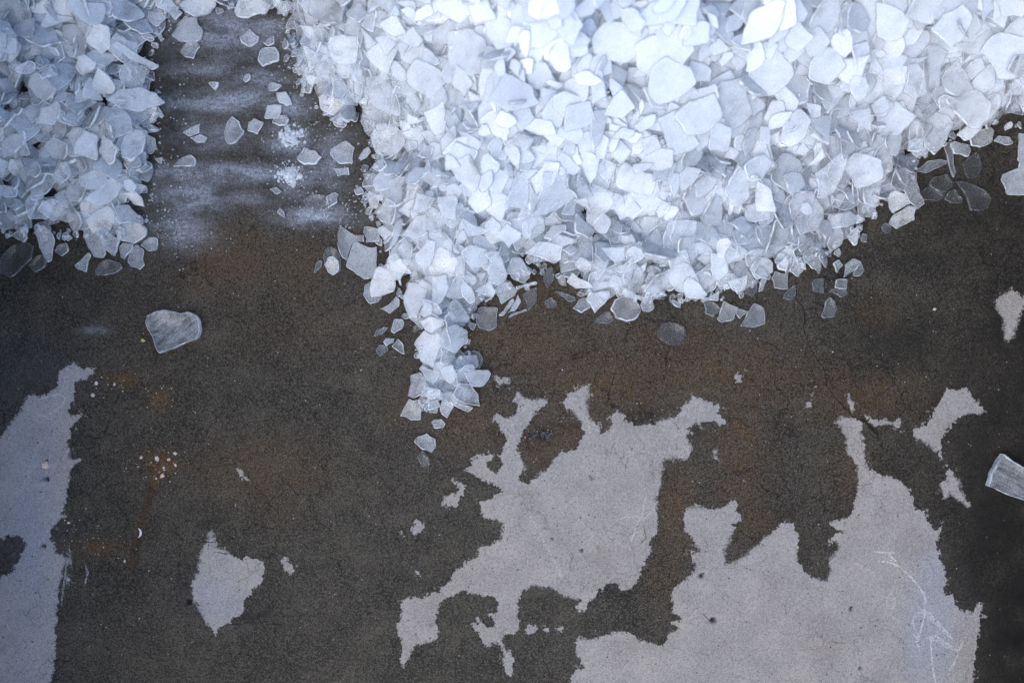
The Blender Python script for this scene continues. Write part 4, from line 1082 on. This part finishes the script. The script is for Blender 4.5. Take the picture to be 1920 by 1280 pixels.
tag(pile, 'mass of smaller broken ice shards filling the two heaps on the concrete', 'ice', kind='stuff')
print('shards', len(SH), 'triangles', 2 * nmq + nmt)

# ------------------------------------------------------------------ small things
def lump(name, c, r, mat, flat=0.6, seed=0, rough=0.28, n=(10, 6), label=None, cat=None, group=None, kind=None):
    """an uneven little stone or clump resting at c"""
    g = np.random.default_rng(seed)
    nu, nv = n
    V, F = [], []
    for j in range(1, nv):
        th = math.pi * j / nv
        for i in range(nu):
            ph = 2 * math.pi * i / nu
            k = r * (1 + g.uniform(-rough, rough))
            V.append((k * math.sin(th) * math.cos(ph), k * math.sin(th) * math.sin(ph), flat * k * math.cos(th)))
    V += [(0, 0, flat * r), (0, 0, -flat * r)]
    for j in range(nv - 2):
        for i in range(nu):
            a, b = j * nu + i, j * nu + (i + 1) % nu
            F.append((a, a + nu, b + nu, b))
    t_, b_ = len(V) - 2, len(V) - 1
    for i in range(nu):
        F.append((t_, i, (i + 1) % nu))
        F.append((b_, (nv - 2) * nu + (i + 1) % nu, (nv - 2) * nu + i))
    V = np.array(V)
    V[:, 2] = np.maximum(V[:, 2], -flat * r * 0.35)
    V[:, 2] -= V[:, 2].min()
    if name is None:
        return V + np.array([c[0], c[1], c[2] if len(c) > 2 else 0.0]), F
    o = link_mesh(name, V + np.array([c[0], c[1], 0.0003]), F, mat, (c[0], c[1], 0.0003), smooth=r > 0.012)
    return tag(o, label, cat, group, kind)

STONE = principled_simple('pale_stone', (0.40, 0.375, 0.34), 0.7, 0.3, 500)
PINK = principled_simple('pinkish_stone', (0.50, 0.36, 0.28), 0.7, 0.3, 500)
DARKST = principled_simple('dark_stone', (0.03, 0.03, 0.03), 0.5, 0.4, 500)
MOSS = principled_simple('yellow_green_stone', (0.30, 0.30, 0.07), 0.6, 0.3, 500)
REDST = principled_simple('red_stone', (0.25, 0.06, 0.03), 0.6, 0.3, 500)
CHIPS = [(295, 859, 4.5, STONE, 'white stone chip at the top of the rust stain'), (305, 892, 5, PINK, 'pinkish stone chip at the bottom of the rust stain'),
 (328, 849, 4, STONE, 'pale stone chip at the upper right of the rust stain'), (317, 861, 3.2, PINK, 'small tan stone chip inside the rust stain'),
 (265, 857, 3, STONE, 'lone pale stone chip left of the rust stain'), (329, 871, 3, PINK, 'small pinkish stone chip on the right of the rust stain'),
 (307, 876, 2.6, STONE, 'tiny white stone chip in the middle of the rust stain'), (269, 638, 3.6, MOSS, 'yellow green pebble left of the heart-shaped ice slab'),
 (181, 718, 4.2, STONE, 'white stone chip right of the left dry patch tip'), (174, 741, 3.4, STONE, 'white stone chip below another, beside the left dry patch'),
 (985, 819, 2.2, REDST, 'tiny red stone beside the black gravel cluster'), (1752, 579, 3, STONE, 'thin white chip alone on the dark wet floor at right'),
 (215, 720, 2.6, STONE, 'tiny pale chip on the upper left rust speckle'), (129, 980, 3, PINK, 'reddish chip on the edge of the left dry patch'),
 (86, 872, 7, PINK, 'rosy stone bedded among pits in the left dry patch'), (234, 1051, 2.4, STONE, 'tiny bluish chip at the foot of the rust streak')]
for i, (x, y, r, mt, lb) in enumerate(CHIPS):
    w = px2w((x, y))
    lump('stone_chip', w, r / 1000, mt, 0.5, i, 0.5, (5, 4), lb, 'stone chip', 'stone chips on the concrete')
# curved white sliver in the rust streak
cs = [px2w((258 + 7 * math.sin(a), 998 - 9 * math.cos(a))) for a in np.linspace(0.3, 2.9, 7)]
V, F = [], []
for i, w in enumerate(cs):
    k = 0.0018 * math.sin(math.pi * (i + .6) / 7.2)
    V += [(w[0] - k, w[1], .0005), (w[0] + k, w[1], .0005), (w[0] + k, w[1], .003), (w[0] - k, w[1], .003)]
for i in range(6):
    for q in range(4):
        F.append((4 * i + q, 4 * i + (q + 1) % 4, 4 * i + 4 + (q + 1) % 4, 4 * i + 4 + q))
F += [(3, 2, 1, 0), (24, 25, 26, 27)]
o = link_mesh('shell_chip', np.array(V), F, principled_simple('white_shell', (0.5, 0.52, 0.55), 0.5, 0.1), (*px2w((260, 998)), 0), smooth=False)
tag(o, 'curved white chip halfway down the rust streak', 'chip')
g9 = np.random.default_rng(4)
def scatter(name, pts, mats, label, kind='stuff'):
    V, F, A, off = [], [], [], 0
    for i, (x, y, z, r, mi) in enumerate(pts):
        v, f = lump(None, (x, y, z), r, None, g9.uniform(.35, .8), 1000 + i, .4, (5, 3))
        V.append(v); F += [tuple(q + off for q in ff) for ff in f]; A += [mi] * len(f); off += len(v)
    o = link_mesh(name, np.vstack(V), F, mats[0], smooth=False)
    for mm in mats[1:]:
        o.data.materials.append(mm)
    o.data.polygons.foreach_set('material_index', np.array(A, np.int32))
    fa = o.data.attributes.new('frost', 'FLOAT', 'POINT')
    fa.data.foreach_set('value', np.full(len(o.data.vertices), 0.62, np.float32))
    return tag(o, label, None, None, kind)

pts = []
for x, y, rx, ry, n in [(300, 870, 26, 20, 60), (225, 712, 34, 12, 22), (305, 745, 16, 24, 22), (125, 1010, 12, 50, 40), (170, 1020, 40, 14, 30), (85, 890, 22, 50, 26), (1010, 815, 40, 14, 40),
                        (1085, 800, 26, 12, 26), (930, 820, 20, 20, 20), (1205, 778, 26, 10, 22), (1290, 790, 36, 20, 24), (650, 900, 700, 300, 90), (1600, 640, 260, 80, 30), (120, 960, 60, 260, 40)]:
    for _ in range(n):
        w = px2w((x + g9.normal(0, rx), y + g9.normal(0, ry)))
        if w[1] < 0.16:
            pts.append((w[0], w[1], 0.0, g9.choice([.6, .8, 1.0, 1.4, 2.0], p=[.4, .34, .16, .08, .02]) / 1000, int(g9.choice([0, 1, 2], p=[.55, .2, .25]))))
gv = [(*px2w((1012 + g9.normal(0, 12), 816 + g9.normal(0, 5))), 0.0, g9.uniform(1.5, 3.6) / 1000, 0) for _ in range(34)]
scatter('black_gravel', gv, [DARKST], 'cluster of black gravel at the top of the central dry patch')
scatter('grit', pts, [STONE, PINK, DARKST], 'pale and dark grit strewn over the concrete')

def snow_material():
    m = N('snow')
    p = m.n('BsdfPrincipled')
    n1 = m.noise(300, 4, 0.7)
    m.put(p.inputs['Base Color'], m.mix(n1, (0.80, 0.86, 0.94), (0.93, 0.95, 0.98)))
    p.inputs['Roughness'].default_value = 0.7
    m.put(p.inputs['Normal'], m.bump(n1, 0.9, 0.004))
    return m.shader(p.outputs[0])
SNOW = snow_material()
for i, (x, y, lb) in enumerate([(545, 257, 'upper of two snowy white clumps on the right of the frosty channel'), (543, 328, 'lower of two snowy white clumps on the right of the frosty channel')]):
    V, F, off = [], [], 0
    for q in range(150):
        u, v_ = g9.normal(0, 10), g9.normal(0, 8)
        w = px2w((x + u, y + v_))
        hz = 0.008 * math.exp(-(u * u + v_ * v_) / 130.0)
        vv, ff = lump(None, (w[0], w[1], hz * g9.uniform(.2, .8)), g9.choice([1.2, 2.0, 3.0, 5.0], p=[.3, .35, .25, .1]) / 1000, None, g9.uniform(.3, .7), 300 + 80 * i + q, .33, (7, 5))
        V.append(vv); F += [tuple(k_ + off for k_ in f_) for f_ in ff]; off += len(vv)
    w = px2w((x, y))
    o = link_mesh('snow_clump', np.vstack(V), F, ICE, (w[0], w[1], 0), smooth=False, attrs=dict(frost=np.full(off, 0.95)))
    tag(o, lb, 'snow clump', 'snowy clumps by the channel')
ice_pts = []
cand = np.argwhere((MASK > -12) & (MASK < 10) & inframe)
for _ in range(700):
    j, i = cand[g9.integers(len(cand))]
    if g9.random() < 0.55 and p_x[j, i] > 420:
        continue
    ice_pts.append((gx[i], gy[j], HM[j, i] + .0005, g9.choice([1.2, 2.0, 3.2, 5.0], p=[.3, .3, .25, .15]) / 1000, 0))
for x, y, rx, ry, n, rr in [(330, 250, 12, 110, 60, 1.6), (545, 258, 20, 16, 90, 1.3), (543, 328, 20, 16, 90, 1.3), (590, 410, 50, 12, 90, 1.0), (350, 452, 40, 14, 80, 1.0), (430, 200, 90, 90, 60, 1.0), (300, 390, 20, 30, 40, 1.6), (470, 325, 90, 10, 50, .9), (600, 260, 35, 80, 130, 1.7), (625, 390, 35, 22, 90, 1.5), (540, 110, 20, 50, 60, 1.5)]:
    for _ in range(n):
        w = px2w((x + g9.normal(0, rx), y + g9.normal(0, ry)))
        ice_pts.append((w[0], w[1], 0.0, rr * g9.uniform(.5, 1.5) / 1000, 0))
scatter('ice_crumbs', ice_pts, [ICE], 'crumbs of ice strewn along the edges of the heaps')
